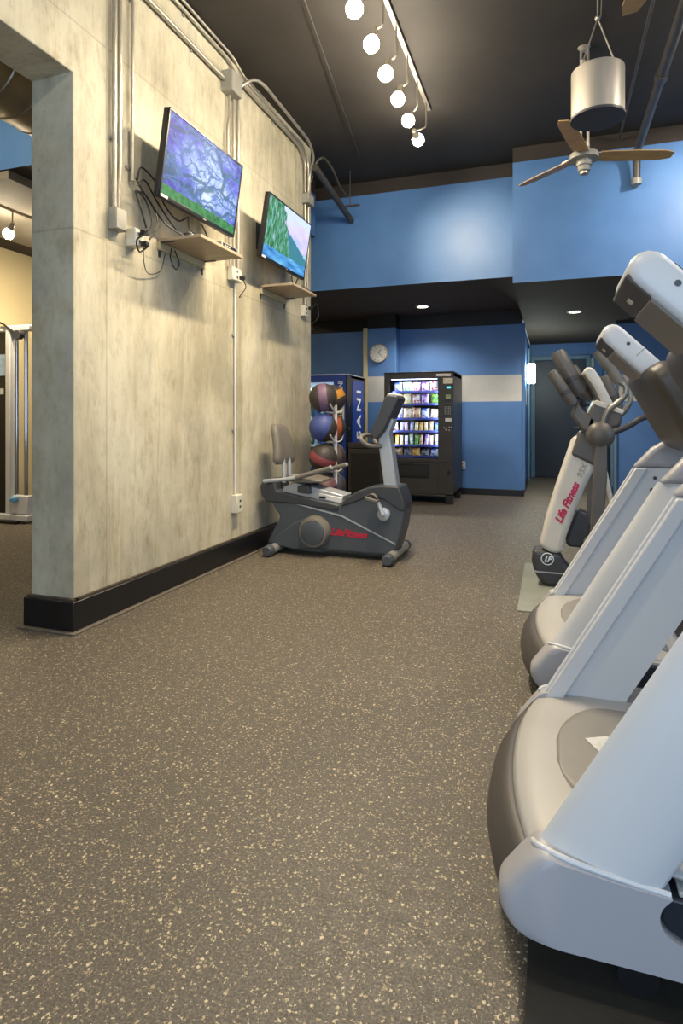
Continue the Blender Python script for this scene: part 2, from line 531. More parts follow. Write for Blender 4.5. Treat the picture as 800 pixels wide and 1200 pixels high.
track_light(1.75, .5, 6.0, [1.2, 2.7, 4.2, 5.6], 'spotlight track over the treadmills along the right side', zt=ZC, drop=.36, dx=.08,
            aims=[(.6, 1.6, .8), (.7, 3.0, .8), (.6, 4.7, .8), (1.3, 7.0, 3.3)], energy=[38, 42, 58, 120], col=WARM2, sizes=[145] * 3 + [75])
track_light(-5.42, 4.4, 6.6, [4.98, 5.9], 'short track with bare glowing lamps in the room beyond the opening', zt=3.42, drop=.24, dx=-.05,
            aims=[(-6.9, 5.2, 1.2), (-6.9, 6.6, 1.4)], energy=130)
track_light(-4.7, 1.6, 3.3, [2.0, 3.0], 'added unseen track brightening the blue soffit in the room beyond the opening', drop=.30, dx=-.05, aims=[(-5.6, 3.2, 0), (-4.75, 4.3, 3.72)], energy=[60, 30], sizes=[120, 80])  # track added out of view to brighten the side-room soffit

# recessed downlights in the soffits
M['can'] = emit('downlight_lens', 'fff2d8', 14)
for (px, py, z, lb) in ((495, 359, 2.86, 'round recessed downlight in the left black soffit above the snack machine'),
                        (673, 365, 2.70, 'round recessed downlight in the right soffit before the corridor')):
    p = G(px, py, z)
    t = thing('recessed_light', lb, 'ceiling light', (p.x, p.y, z), 'recessed downlights')
    B().lathe([(.075, -.001), (.105, -.001), (.105, -.008), (.078, -.012), (.075, -.004)], p).build('trim_ring', M['white_plastic'], t)
    B().cyl(p + Vector((0, 0, -.002)), p + Vector((0, 0, -.007)), .074).build('lens', M['can'], t)
    lamp('downlight', 'SPOT', p + Vector((0, 0, -.03)), 130, WARM2, p + Vector((0, .05, -2)), spot_size=math.radians(130), spot_blend=.8, shadow_soft_size=.07)

# sconce on the corridor wall
sp = Vector((-.405, 11.0, 1.97))
t = thing('wall_sconce', 'glowing white sconce on the corridor wall beside the dark door', 'wall lamp', sp)
B().box(-.409, -.385, 10.93, 11.07, 1.86, 2.06).build('back_plate', M['steel'], t, bevel=.004)
B().lathe([(.05, -.17), (.065, -.16), (.07, 0), (.065, .16), (.05, .17)], (-.32, 11.0, 1.97), 20).build('shade', emit('sconce_glass', 'f4fff2', 30), t)
lamp('sconce_light', 'POINT', (-.2, 11.0, 1.97), 16, (.9, 1, .85), shadow_soft_size=.08)
tag(B().box(-.409, -.398, 10.95, 11.08, 1.42, 1.70).build('wall_plate', M['ivory'], bevel=.003), 'pale upright plate on the corridor wall below the sconce', 'sign')
q = P(691, 425, 12.99)
tag(B().box(q.x - .07, q.x + .07, 12.975, 12.999, q.z - .08, q.z + .08).build('wall_notice', simple('pale_yellow_card', 'c9cf9a', .6, var=.05), bevel=.002), 'small pale yellow notice on the wall right of the corridor door', 'sign')
q = P(691, 465, 12.99)
tag(B().box(q.x - .09, q.x + .11, 12.975, 12.999, q.z - .16, q.z + .16).build('wall_panel', simple('pale_green_panel', 'a9bfb4', .6, var=.05), bevel=.002), 'pale green panel on the corridor end wall below the yellow notice', 'sign')

# clock on the column
cp = P(444, 414, YF - .28)
t = thing('wall_clock', 'round white wall clock on the blue column above the machines', 'clock', cp)
ring = lambda r, y, n=32: [(cp.x + r * math.cos(2 * PI * k / n), y, cp.z + r * math.sin(2 * PI * k / n)) for k in range(n)]
yc = YF - .28
B().loft([ring(.15, yc), ring(.155, yc - .03), ring(.148, yc - .042), ring(.135, yc - .03)]).build('clock_rim', M['boxgrey'], t)
B().loft([ring(.136, yc - .03), ring(.136, yc - .033)]).build('clock_face', simple('clock_face_white', 'd6d4cc', .4, var=.03), t)
hb = B()
for a, L, w in ((.6, .075, .006), (2.3, .115, .004)):
    dv = Vector((math.sin(a), 0, math.cos(a))); wv = Vector((dv.z, 0, -dv.x)) * w
    o0 = Vector((cp.x, yc - .036, cp.z))
    hb.add([o0 - wv, o0 + wv, o0 + dv * L + wv * .4, o0 + dv * L - wv * .4], [(0, 1, 2, 3)])
hb.build('clock_hand', M['plastic_black'], t, solid=.001)
for k in range(12):
    a = k * PI / 6
    c0 = Vector((cp.x + .118 * math.sin(a), yc - .034, cp.z + .118 * math.cos(a)))
    B().box(c0.x - .004, c0.x + .004, c0.y - .001, c0.y + .001, c0.z - .009, c0.z + .009).build('hour_mark', M['plastic_black'], t)
# little outlet on far wall
q = P(542, 545, YF)
t = thing('wall_outlet', 'ivory outlet on the blue wall right of the snack machine', 'outlet', (q.x, YF, q.z), 'power outlets')
B().box(q.x - .04, q.x + .04, YF - .035, YF - .001, q.z - .06, q.z + .06).build('cover_plate', M['ivory'], t, bevel=.004)
B().box(q.x - .015, q.x + .015, YF - .038, YF - .034, q.z + .012, q.z + .04).build('socket', M['boxgrey'], t)
B().box(q.x - .015, q.x + .015, YF - .038, YF - .034, q.z - .04, q.z - .012).build('socket', M['boxgrey'], t)
# ------------------------------------------------------------------ conduits and boxes on the concrete wall
def W(px, py, o=0.0):
    return WX(px, py, XW + o)
def yz(Y, Z, o=.03):
    return Vector((XW + o, Y, Z))
def conduit(pts, r, label, mat='steel', rb=.06, clips=(), group='metal conduits on the concrete wall', raw=False):
    o = thing('conduit', label, 'conduit', pts[0], group)
    B().tube(pts if raw else bend(pts, rb), r, 10).build('pipe', M[mat], o)
    for (Y, Z, vert) in clips:
        c = B()
        if vert: c.box(XW + .0005, XW + .012, Y - .035, Y + .035, Z - .01, Z + .01)
        else: c.box(XW + .0005, XW + .012, Y - .01, Y + .01, Z - .03, Z + .03)
        c.build('clip', M['boxgrey'], o)
    return o
R1 = .015
conduit([yz(3.035, ZC, .03), yz(3.035, 2.47, .03)], R1, 'left pipe of the conduit pair running down to the outlet box', clips=[(3.05, 2.9, 1), (3.05, 3.9, 1)])
conduit([yz(3.085, ZC, .03), yz(3.085, 2.75, .03), yz(3.07, 2.62, .03), yz(3.07, 2.47, .03)], R1, 'right pipe of the conduit pair running down to the outlet box')
conduit([yz(3.205, ZC, .028), yz(3.205, 2.70, .028)], .012, 'single thin conduit dropping down left of the large television', clips=[(3.205, 2.78, 1), (3.205, 3.85, 1)])
conduit([yz(3.29, ZC), yz(3.29, 3.95), yz(4.38, 3.95)], R1 + .003, 'lower horizontal conduit running into the square junction box', clips=[(3.9, 3.95, 0)])
conduit([yz(3.40, ZC), yz(3.40, 4.145), yz(4.42, 4.145), yz(4.55, 4.10), yz(4.72, 4.06), yz(5.9, 4.06), yz(6.06, 3.95), yz(6.06, 3.63)], .014, 'long conduit along the wall top bending down at the second television', clips=[(3.8, 4.145, 0), (5.3, 4.06, 0)])
conduit([yz(3.34, 4.18, .05), yz(4.45, 4.18, .05), yz(4.60, 4.13, .05), yz(4.74, 4.095, .05), yz(5.95, 4.095, .05), yz(6.10, 3.95, .05), yz(6.10, 3.63, .05)], .012, 'uppermost conduit of the close pair along the wall top', clips=[])
conduit([yz(4.43, 3.86), yz(4.43, 3.70), yz(4.40, 3.60), yz(4.40, 3.0), yz(4.44, 2.46)], .013, 'left of the three conduits behind the large television', rb=.1)
conduit([yz(4.50, 3.86), yz(4.50, 2.46)], .014, 'middle of the three conduits behind the large television')
conduit([yz(4.575, 2.46, .03), yz(4.575, 3.98, .03), yz(4.61, 4.05, .085), yz(4.72, 4.13, .12), yz(4.86, 4.14, .14), yz(5.90, 4.10, .14), yz(6.10, 4.0, .12), yz(6.165, 3.86, .035), yz(6.165, 3.63, .03)], .015, 'arched conduit bowing over from the large television to the smaller one', rb=.09)
conduit([yz(6.22, 3.80, .03), yz(6.215, 4.02, .10), yz(6.26, 4.08, .16), yz(6.45, 4.02, .20), yz(6.7, 3.90, .20), yz(6.98, 3.88, .20)], .015, 'dark curved conduit at the wall end below the ceiling', mat='darkpipe', rb=.07)
conduit([yz(6.06, 3.50), yz(6.06, 2.42)], .014, 'conduit dropping behind the far television to its outlet box')
conduit([yz(6.15, 3.50), yz(6.15, 3.0), yz(6.12, 2.9), yz(6.12, 2.42)], .014, 'second conduit beside it behind the far television')
conduit([yz(4.555, 2.34, .012), yz(4.555, .56, .012)], .008, 'thin white raceway running down to the low outlet', mat='white_plastic', clips=[(4.555, 1.9, 1), (4.555, 1.1, 1)])
conduit([WX(369, 196, -2.40), Vector((-2.41, 7.39, 3.72))], .038, 'thick dark pipe running from the wall end to the blue soffit', mat='darkpipe')
o_ = thing('hanger_rod', 'thin threaded rod hanging from the ceiling beside the thick pipe', 'rod', (-2.2, 7.0, 3.9))
B().cyl((-2.30, 7.0, ZC), (-2.30, 7.0, 3.78), .006, n=8).build('rod', M['darkpipe'], o_)
B().box(-2.44, -2.18, 6.985, 7.015, 3.765, 3.785).build('strut', M['darkpipe'], o_, bevel=.003)

def jbox(name, Y, Z, w, h, dp, label, mat='boxgrey', sockets=False, cat='junction box', group=None):
    o = thing(name, label, cat, (XW, Y, Z), group)
    B().box(XW + .0005, XW + dp, Y - w / 2, Y + w / 2, Z - h / 2, Z + h / 2).build('box_body', M[mat], o, bevel=.004)
    B().box(XW + dp, XW + dp + .004, Y - w / 2 + .004, Y + w / 2 - .004, Z - h / 2 + .004, Z + h / 2 - .004).build('cover_plate', M[mat], o, bevel=.002)
    if sockets:
        for s_ in (-1, 1):
            b = B().box(XW + dp + .004, XW + dp + .007, Y - .012, Y + .012, Z + s_ * .024 - .010, Z + s_ * .024 + .010)
            b.build('socket', M['plastic_dark'], o, bevel=.002)
    return o
jbox('junction_box', 4.43, 3.94, .17, .17, .10, 'square grey junction box high on the wall above the large television')
jbox('junction_box', 6.11, 3.565, .16, .11, .08, 'grey junction box on the wall above the far television')
jbox('outlet_box', 3.06, 2.41, .10, .13, .06, 'outlet box at the foot of the conduit pair left of the large television', 'boxgrey', False, 'outlet', 'power outlets')
jbox('outlet_box', 3.22, 2.34, .09, .11, .07, 'outlet box with black plugs and coiled cables beside the large television', 'ivory', True, 'outlet', 'power outlets')
jbox('outlet_box', 4.52, 2.40, .15, .11, .05, 'outlet box with sockets just right of the near shelf', 'ivory', True, 'outlet', 'power outlets')
jbox('outlet_box', 6.05, 2.35, .11, .11, .05, 'outlet box with plugged cables at the end of the far shelf', 'ivory', True, 'outlet', 'power outlets')
jbox('outlet_box', 4.56, .48, .10, .15, .055, 'low outlet near the baseboard behind the exercise bike', 'ivory', True, 'outlet', 'power outlets')

def plug(p, label):
    o = thing('power_plug', label, 'plug', p, 'black plugs in the outlets')
    B().box(p.x - .022, p.x + .02, p.y - .018, p.y + .018, p.z - .016, p.z + .016).build('plug_body', M['plastic_black'], o, bevel=.005)
plug(Vector((XW + .105, 3.22, 2.37)), 'upper black plug in the coiled-cable outlet left of the large television')
plug(Vector((XW + .105, 3.23, 2.30)), 'lower black plug in the coiled-cable outlet left of the large television')
plug(Vector((XW + .095, 6.06, 2.38)), 'black plug in the outlet at the end of the far shelf')
plug(Vector((XW + .095, 4.53, 2.37)), 'black plug in the outlet right of the near shelf')
def cable(pts, label, r=.006, g='black cables around the televisions'):
    o = B().tube(smooth_path(pts, 5), r, 6).build('cable', M['cable'])
    return tag(o, label, 'cable', g)
cable([yz(3.22, 2.40, .12), yz(3.14, 2.50, .14), yz(3.17, 2.62, .08), yz(3.26, 2.60, .08), yz(3.28, 2.46, .12), yz(3.20, 2.36, .14), yz(3.13, 2.30, .12), yz(3.18, 2.24, .1), yz(3.27, 2.30, .1)], 'black cable coiled around the plugs of the outlet box')
cable([yz(3.24, 2.33, .13), yz(3.31, 2.44, .14), yz(3.33, 2.55, .1), yz(3.26, 2.66, .06), yz(3.215, 2.72, .045)], 'black cable rising from the plugs to the thin conduit')
cable([yz(3.22, 2.28, .1), yz(3.25, 2.2, .08), yz(3.36, 2.15, .03), yz(3.50, 2.20, .025), yz(3.56, 2.33, .02)], 'thin cable sagging below the shelf towards its cleat', .003)
cable([yz(3.225, 2.705, .05), yz(3.25, 2.80, .06), yz(3.36, 2.74, .09), yz(3.44, 2.62, .1), yz(3.56, 2.55, .12), yz(3.66, 2.60, .13)], 'upper black cable looping from the thin conduit behind the large television')
cable([yz(3.215, 2.67, .065), yz(3.27, 2.72, .075), yz(3.40, 2.60, .09), yz(3.56, 2.46, .14), yz(3.72, 2.44, .21), yz(3.80, 2.45, .23)], 'middle black cable drooping from the conduit to the near shelf')
cable([yz(3.235, 2.64, .04), yz(3.29, 2.64, .06), yz(3.44, 2.50, .1), yz(3.60, 2.43, .19), yz(3.70, 2.43, .24)], 'lowest black cable drooping from the conduit to the near shelf')
cable([Vector((-2.35, 3.76, 2.585)), yz(3.82, 2.54, .18), yz(3.81, 2.50, .2), yz(3.86, 2.478, .2)], 'short black cable hanging from the large television onto its shelf')
cable([Vector((-2.35, 3.60, 2.585)), yz(3.62, 2.50, .18), yz(3.66, 2.44, .26), yz(3.76, 2.43, .28)], 'second short cable curving from the large television to the shelf')
cable([yz(3.62, 2.38, .03), yz(3.58, 2.30, .05), yz(3.64, 2.24, .05), yz(3.70, 2.30, .04), yz(3.66, 2.38, .03)], 'small loop of cable hanging under the near shelf', .004)
cable([Vector((-2.35, 5.35, 2.565)), yz(5.40, 2.52, .17), yz(5.45, 2.475, .18)], 'short cable dropping from the far television to its shelf')
cable([Vector((-2.35, 5.5, 2.565)), yz(5.53, 2.52, .15), yz(5.56, 2.475, .16)], 'right-hand short cable dropping from the far television')
cable([yz(6.05, 2.38, .11), yz(6.18, 2.44, .12), yz(6.19, 2.30, .13), yz(6.10, 2.22, .1), yz(6.16, 2.16, .08)], 'black cable dangling from the outlet at the wall end')
cable([yz(4.53, 2.36, .1), yz(4.58, 2.30, .1), yz(4.56, 2.22, .05), yz(4.64, 2.24, .03)], 'short cable dangling from the outlet right of the near shelf', .004)

# ------------------------------------------------------------------ televisions
def screen_material(name, kind):
    m = N(name)
    co = m.coord()                                # object coords: x = right, y = up, metres from the centre
    x, y, _ = m.sep(co)
    if kind == 1:
        f = m.noise(co, 7, 6, .65, .8)
        rad = m.math('ADD', m.math('MULTIPLY', m.math('ABSOLUTE', m.math('SUBTRACT', x, .08)), 1.1), m.math('MULTIPLY', m.math('ABSOLUTE', m.math('ADD', y, .02)), .9))
        f2 = m.math('SUBTRACT', m.math('ADD', f, .14), m.math('MULTIPLY', rad, .7))
        col = m.ramp(f2, [(.16, lin('4646a8')), (.32, lin('666fd4')), (.46, lin('97b0ee')), (.66, lin('cfe0fb'))])
        wv = m.n('ShaderNodeMix', data_type='VECTOR'); wv.inputs[0].default_value = .16
        nn = m.n('ShaderNodeTexNoise'); nn.inputs['Scale'].default_value = 4.5; nn.inputs['Detail'].default_value = 5
        m.link(co, nn.inputs['Vector']); m.link(co, wv.inputs[4]); m.link(nn.outputs[1], wv.inputs[5])
        for sc, th, cc, rot in ((4.2, .055, '2f5a72', .7), (8.5, .05, '46709a', .4), (15, .05, '5577b4', .9)):
            mp = m.n('ShaderNodeMapping'); mp.inputs['Rotation'].default_value = (0, 0, rot); mp.inputs['Scale'].default_value = (.45, 1.3, 1)
            m.link(wv.outputs[1], mp.inputs[0])
            vo = m.voro(mp.outputs[0], sc, 'DISTANCE_TO_EDGE')
            col = m.mix(m.ramp(vo.outputs['Distance'], [(th * .5, (.85,) * 3), (th, (.0,) * 3)]), col, lin(cc))
        gy = m.math('ADD', y, m.math('MULTIPLY', m.noise(co, 6), .05))
        col = m.mix(m.math('LESS_THAN', gy, -.165), col, m.ramp(m.noise(co, 20), [(.3, lin('1f5a3c')), (.7, lin('4f9a5c'))]))
    else:
        sky = m.ramp(m.math('ADD', m.math('MULTIPLY', y, 1.6), m.math('MULTIPLY', m.noise(m.coord((1, 2.5, 1)), 4, 4), .9)),
                     [(.2, lin('8fc4ee')), (.45, lin('b0bdf2')), (.6, lin('d4c4ee')), (.8, lin('c6d8fa'))])
        col = sky
        hill = m.math('ADD', y, m.math('MULTIPLY', m.math('SUBTRACT', x, .1), .35))
        col = m.mix(m.math('LESS_THAN', hill, m.math('MULTIPLY', m.noise(m.coord((6, 1, 1)), 5, 4), .06)), col, lin('3f7d8e'))
        edge = m.math('ADD', x, m.math('MULTIPLY', m.noise(m.coord((8, 3, 1)), 3, 4), -.22))
        tree = m.ramp(m.noise(m.coord((5, 1.4, 1)), 8, 5, .7), [(.36, lin('1d4a3a')), (.5, lin('3f8a56')), (.62, lin('8fb7c8')), (.75, lin('c6e0ee'))])
        slope = m.math('LESS_THAN', edge, m.math('ADD', -.12, m.math('MULTIPLY', y, -.55)))
        col = m.mix(slope, col, tree)
        wy = m.math('ADD', y, m.math('MULTIPLY', m.noise(co, 5), .06))
        water = m.ramp(m.noise(m.coord((1, 6, 1)), 4, 3), [(.35, lin('2f6fb0')), (.6, lin('5fa6dc')), (.75, lin('8fd0d8'))])
        col = m.mix(m.math('LESS_THAN', wy, -.125), col, water)
    m.fin((0, 0, 0, 1), .55, spec=.15)
    m.link(col, m.bsdf.inputs['Emission Color'])
    m.bsdf.inputs['Emission Strength'].default_value = 1.0
    return m.m
def television(Y, Z, w, tilt, label, kind):
    h = w * .58
    th = .055
    Xc = -2.30
    M4 = frame((Xc, Y, Z), (0, 1, 0), (math.sin(tilt), 0, math.cos(tilt)))   # local z points into the room
    t = thing('television', label, 'television', (Xc, Y, Z), 'wall televisions')
    t.matrix_world = M4
    ROOT[t.name] = None
    B().box(-w / 2, w / 2, -h / 2, h / 2, -.045, -.006).box(-w * .33, w * .33, -h * .36, h * .25, -.075, -.045).build('case', M['plastic_black'], t, bevel=.006)
    bz = .014
    B().box(-w / 2, w / 2, h / 2 - bz, h / 2, -.006, .004).box(-w / 2, w / 2, -h / 2, -h / 2 + bz * 1.7, -.006, .004).box(-w / 2, -w / 2 + bz, -h / 2, h / 2, -.006, .004).box(w / 2 - bz, w / 2, -h / 2, h / 2, -.006, .004).build('bezel', M['plastic_black'], t, bevel=.002)
    B().box(-w / 2 + bz, w / 2 - bz, -h / 2 + bz * 1.7, h / 2 - bz, -.005, 0).build('screen', screen_material('screen_picture', kind), t)
    B().box(-w / 2 + .008, -w / 2 + .085, -h / 2 + .004, -h / 2 + .021, .004, .006).build('label_sticker', M['white_plastic'], t)
    B().box(.03, .07, -h / 2 + .008, -h / 2 + .015, .004, .005).build('badge', M['boxgrey'], t)
    ct, st = math.cos(tilt), math.sin(tilt)
    gap = (Xc - XW)
    # bracket back to the wall (in local space the wall normal is tilted)
    nb = B()
    wl = lambda yy, zz, out: (yy, zz * ct + (out) * st, -zz * st + out * ct)
    for sx in (-.12, .12):
        nb.tube([(sx, .08, -.07), wl(sx, .05, -gap + .012)], .014, 8).tube([(sx, -.10, -.07), wl(sx, -.05, -gap + .012)], .014, 8)
    r = []
    for yy, zz in ((-.2, -.12), (.2, -.12), (.2, .12), (-.2, .12)):
        r.append(wl(yy, zz, -gap + .001))
    r2 = []
    for yy, zz in ((-.2, -.12), (.2, -.12), (.2, .12), (-.2, .12)):
        r2.append(wl(yy, zz, -gap + .014))
    nb.loft([r, r2])
    nb.build('wall_mount', M['plastic_dark'], t)
television(3.733, 2.882, .957, .148, 'large tilted television showing blue twisted trees on the concrete wall', 1)
television(5.161, 2.856, .951, .155, 'farther television showing a forest lake under pink sky', 2)

def wall_shelf(Y0, Y1, Z, dp, label):
    t = thing('wall_shelf', label, 'shelf', (XW, (Y0 + Y1) / 2, Z), 'shelves under the televisions')
    B().box(XW + .001, XW + dp, Y0, Y1, Z, Z + .022).build('board', M['shelf'], t, bevel=.003)
    B().box(XW + .001, XW + .022, Y0 + .0, Y1 - .0, Z - .055, Z - .001).build('cleat', M['tan_wall'], t, bevel=.003)
    for y in (Y0 + .01, Y1 - .03):
        B().box(XW + .001, XW + .006, y, y + .02, Z - .10, Z - .001).box(XW + .006, XW + dp * .35, y, y + .02, Z - .006, Z - .001).build('bracket', M['plastic_dark'], t)
wall_shelf(3.50, 4.08, 2.40, .34, 'tan wall shelf with cable box under the large television')
wall_shelf(5.03, 5.60, 2.40, .34, 'tan wall shelf under the farther television')
def cable_box(x0, x1, y0, y1, h, label, mat='boxgrey'):
    z = 2.4225
    t = thing('cable_box', label, 'media box', ((x0 + x1) / 2, (y0 + y1) / 2, z), 'media boxes on the shelves')
    B().box(x0, x1, y0, y1, z, z + h).build('case', M[mat], t, bevel=.004)
    B().box(x1, x1 + .002, y0 + .02, y1 - .02, z + .008, z + h - .008).build('front_panel', M['plastic_black'], t)
    bt = B()
    for k in range(3):
        bt.box(x1 + .002, x1 + .004, y0 + .04 + k * .03, y0 + .055 + k * .03, z + h * .4, z + h * .6)
    bt.build('button', M['white_plastic'], t)
cable_box(-2.47, -2.22, 3.82, 4.06, .045, 'silver media box on the near shelf below the large television')
cable_box(-2.45, -2.24, 5.38, 5.58, .04, 'dark media box on the far shelf below the second television', 'plastic_dark')
cb = thing('speaker_puck', 'round dark speaker on the near shelf behind the media box', 'speaker', (-2.44, 3.74, 2.4225))
B().lathe([(.05, 0), (.06, .01), (.062, .06), (.05, .085), (.02, .09)], (-2.43, 3.74, 2.4225)).build('speaker_body', M['plastic_dark'], cb)
B().lathe([(.03, .0905), (.028, .094)], (-2.43, 3.74, 2.4225)).build('speaker_top', M['boxgrey'], cb)

# ------------------------------------------------------------------ ceiling: drum speaker, fans, pipes
c0 = D(700, 140, 4.2); rD, hD = .172, .33
t = thing('drum_speaker', 'grey drum speaker hanging on steel cables from the ceiling', 'speaker', c0)
B().lathe([(rD - .02, .004), (rD, .004), (rD, hD), (rD - .01, hD + .008), (0.01, hD + .01)], c0, 40).build('drum', simple('brushed_drum', 'b6afa4', .42, .55, var=.08, scale=20, stretch=(1, 1, .1)), t)
B().lathe([(rD + .006, 0), (rD + .006, .016), (rD - .004, .018), (rD - .02, 0.003)], c0, 40).build('rim', M['plastic_dark'], t)
B().lathe([(.01, .001), (rD - .012, .001), (rD - .012, .01), (.01, .01)], c0, 40).build('grille', simple('black_speaker_cloth', '1c1a19', .8, var=.3, scale=400), t)
top = off(c0, 0, 0, hD + .37)
for sx in (-1, 1):
    lug = off(c0, sx * .11, -.02, hD + .01)
    b = B().box(lug.x - .014, lug.x + .014, lug.y - .006, lug.y + .006, lug.z - .04, lug.z + .05)
    b.ball(lug + Vector((0, 0, .05)), .018, 10, 6)
    b.build('lug', M['steel'], t, bevel=.003)
    B().tube([lug + Vector((0, 0, .05)), top], .005, 6).build('hanging_cable', M['steel'], t)
B().ball(top, .02, 10, 6).tube([top, (top.x, top.y, ZC)], .006, 6).tube([top + Vector((.02, 0, 0)), (top.x + .03, top.y, ZC)], .004, 6).build('swivel', M['steel'], t)

def fan(hub, label, rot, r=.70):
    t = thing('ceiling_fan', label, 'fan', hub, 'ceiling fans', local=True)
    B().tube([(-.022, 0, .06), (-.022, 0, ZC - hub[2])], .010, 8).tube([(.03, 0, .06), (.03, 0, ZC - hub[2])], .012, 8).box(-.03, .04, -.008, .008, .12, .135).build('down_rod', M['steel'], t)
    B().lathe([(.02, ZC - hub[2] - .03), (.05, ZC - hub[2] - .001)], (0, 0, 0)).build('canopy', M['steel'], t)
    B().lathe([(.02, .09), (.045, .085), (.05, .05), (.11, .035), (.115, .02), (.115, -.01), (.06, -.015), (.06, -.06), (.05, -.065), (.046, -.10), (.03, -.106), (.005, -.108)], (0, 0, 0), 28).build('motor', M['boxgrey'], t)
    B().lathe([(.035, -.1065), (.034, -.125), (.02, -.13), (.005, -.131)], (0, 0, 0)).build('end_cap', M['steel'], t)
    for k in range(3):
        a = rot + k * 2 * PI / 3
        R = Matrix.Rotation(a, 4, 'Z')
        b = B()
        prof = [(.12, .058), (.18, .062), (.40, .066), (.62, .060), (r, .036)]
        rows_t, rows_b = [], []
        for x, wd in prof:
            tz = -math.tan(.2)
            rows_t.append([(x, -wd, .024 - wd * tz), (x, wd, .024 + wd * tz), (x, wd, .016 + wd * tz), (x, -wd, .016 - wd * tz)])
        b.loft(rows_t)
        bl = b.build('blade', M['wood_blade'], t, xform=R)
        B().box(.05, .2, -.035, .035, .028, .034).build('blade_arm', M['steel'], bl, xform=R)
    return t
hub = G(684, 186, 3.3)
tip = G(786, 184, 3.3)
fan(hub, 'three-bladed wooden ceiling fan below the drum speaker', math.atan2(tip.y - hub.y, tip.x - hub.x))
tip2 = G(738, 20, 3.3)
dv = Vector((-.1, .69, 0)).normalized()
fan(tip2 - dv * .70, 'second wooden ceiling fan with one blade tip at the top edge', math.atan2(dv.y, dv.x))

def pipe_thing(name, pts, r, label, rb=.08, mat='darkpipe', flanges=()):
    t = thing(name, label, 'pipe', pts[0], 'dark pipes below the ceiling')
    B().tube(bend(pts, rb), r, 12).build('pipe', M[mat], t)
    for (p, rr, h) in flanges:
        B().cyl(Vector(p) - Vector((0, h, 0)), Vector(p) + Vector((0, h, 0)), rr).build('coupling', M[mat], t)
e0 = P(745, 195, 6.93)
pipe_thing('ceiling_pipe', [(e0.x, 0, e0.z + .12), (e0.x, 6.86, e0.z + .12), (e0.x, 6.9, e0.z - .14)], .038, 'thick dark pipe under the ceiling turning down at the right soffit', .12, flanges=[((e0.x, 5.4, e0.z + .12), .05, .05), ((e0.x, 4.0, e0.z + .12), .05, .04)])
tag(B().cyl((e0.x, 6.9, e0.z - .14), (e0.x, 6.9, e0.z - .2), .05).cyl((e0.x, 6.9, e0.z - .17), (e0.x, 6.999, e0.z - .17), .035).build('pipe_cap', M['boxgrey']), 'pale end cap of the ceiling pipe against the right soffit', 'pipe fitting')
e1 = D(726, 160, 2.92 * FPX / 330)
pipe_thing('ceiling_conduit', [(e1.x, 0, 4.12), (e1.x, 6.95, 4.12)], .013, 'thin dark conduit running along the ceiling left of the thick pipe')
pipe_thing('ceiling_conduit', [Vector((-1.5, 3.0, 4.17)), Vector((-2.05, 6.6, 4.17))], .0035, 'faint thin wire crossing the ceiling near the concrete wall')

# ------------------------------------------------------------------ room beyond the opening
t = thing('spiral_duct', 'large grey spiral duct running through the room beyond the opening', 'duct', (-3.62, 3, 3.62))
dx_, dz_, rd_ = -3.62, 3.66, .33
def ringy(y, r, n=40): return [(dx_ + r * math.cos(2 * PI * k / n), y, dz_ + r * math.sin(2 * PI * k / n)) for k in range(n)]
B().loft([ringy(-2.9, rd_), ringy(4.295, rd_)]).build('duct_tube', simple('galvanised_duct', '9a917f', .45, .5, var=.12, scale=6), t)
for k in range(13):
    y = 1.2 + .235 * k
    B().loft([ringy(y - .006, rd_ + .001), ringy(y, rd_ + .008), ringy(y + .006, rd_ + .001)]).build('seam', M['steel'], t)

# cable machine seen through the opening
YM = 5.4
t = thing('cable_machine', 'white and chrome cable weight machine standing in the room beyond the opening', 'gym machine', (-5.85, YM, 0))
x = lambda px: P(px, 600, YM).x
zz = lambda py: P(18, py, YM).z
B().box(x(-12), x(10.2), YM - .02, YM + .06, .10, zz(388)).build('weight_shroud', M['plastic_black'], t, bevel=.01)
B().box(x(1), x(8), YM - .024, YM - .0205, zz(440), zz(415)).build('instruction_card', simple('pale_blue_card', '9db4c8', .5, var=.3, scale=14), t)
B().box(x(2), x(6), YM - .024, YM - .0205, zz(462), zz(455)).build('instruction_card', M['white_plastic'], t)
B().box(x(11), x(16.5), YM - .06, YM + .06, 0.02, zz(384)).build('upright', M['white_plastic'], t, bevel=.012)
B().box(x(-16), x(-12.5), YM - .06, YM + .06, 0.02, zz(384)).build('upright', M['white_plastic'], t, bevel=.012)
B().box(x(-16), x(38), YM - .05, YM + .05, zz(389), zz(382)).build('top_beam', M['white_plastic'], t, bevel=.012)
B().box(x(-16), x(38), YM - .08, YM + .10, .03, .10).build('base_frame', M['white_plastic'], t, bevel=.012)
for px in (19.5, 29.5, 31.5):
    B().cyl((x(px), YM, .1), (x(px), YM, zz(389)), .014 if px > 20 else .02, n=12).build('guide_rod', M['chrome'], t)
B().box(x(17.5), x(36), YM - .05, YM + .05, zz(601), zz(580)).build('carriage', M['white_plastic'], t, bevel=.01)
B().lathe([(.02, -.03), (.045, -.02), (.05, .0), (.045, .02), (.02, .03)], (x(23), YM - .08, zz(584)), 16).build('adjustment_knob', simple('light_blue_plastic', '6fa8cf', .4), t)
B().tube(smooth_path([(x(-12), YM - .06, zz(380)), (x(4), YM - .06, zz(378)), (x(16), YM - .06, zz(386)), (x(27), YM - .06, zz(395))], 5), .012, 8).build('cable_line', M['cable'], t)
B().cyl((x(28), YM - .1, zz(394)), (x(28), YM - .04, zz(394)), .05).build('pulley', M['plastic_dark'], t)
B().box(x(9), x(28), YM - .12, YM - .06, 0.0005, .03).build('foot', M['plastic_black'], t, bevel=.004)
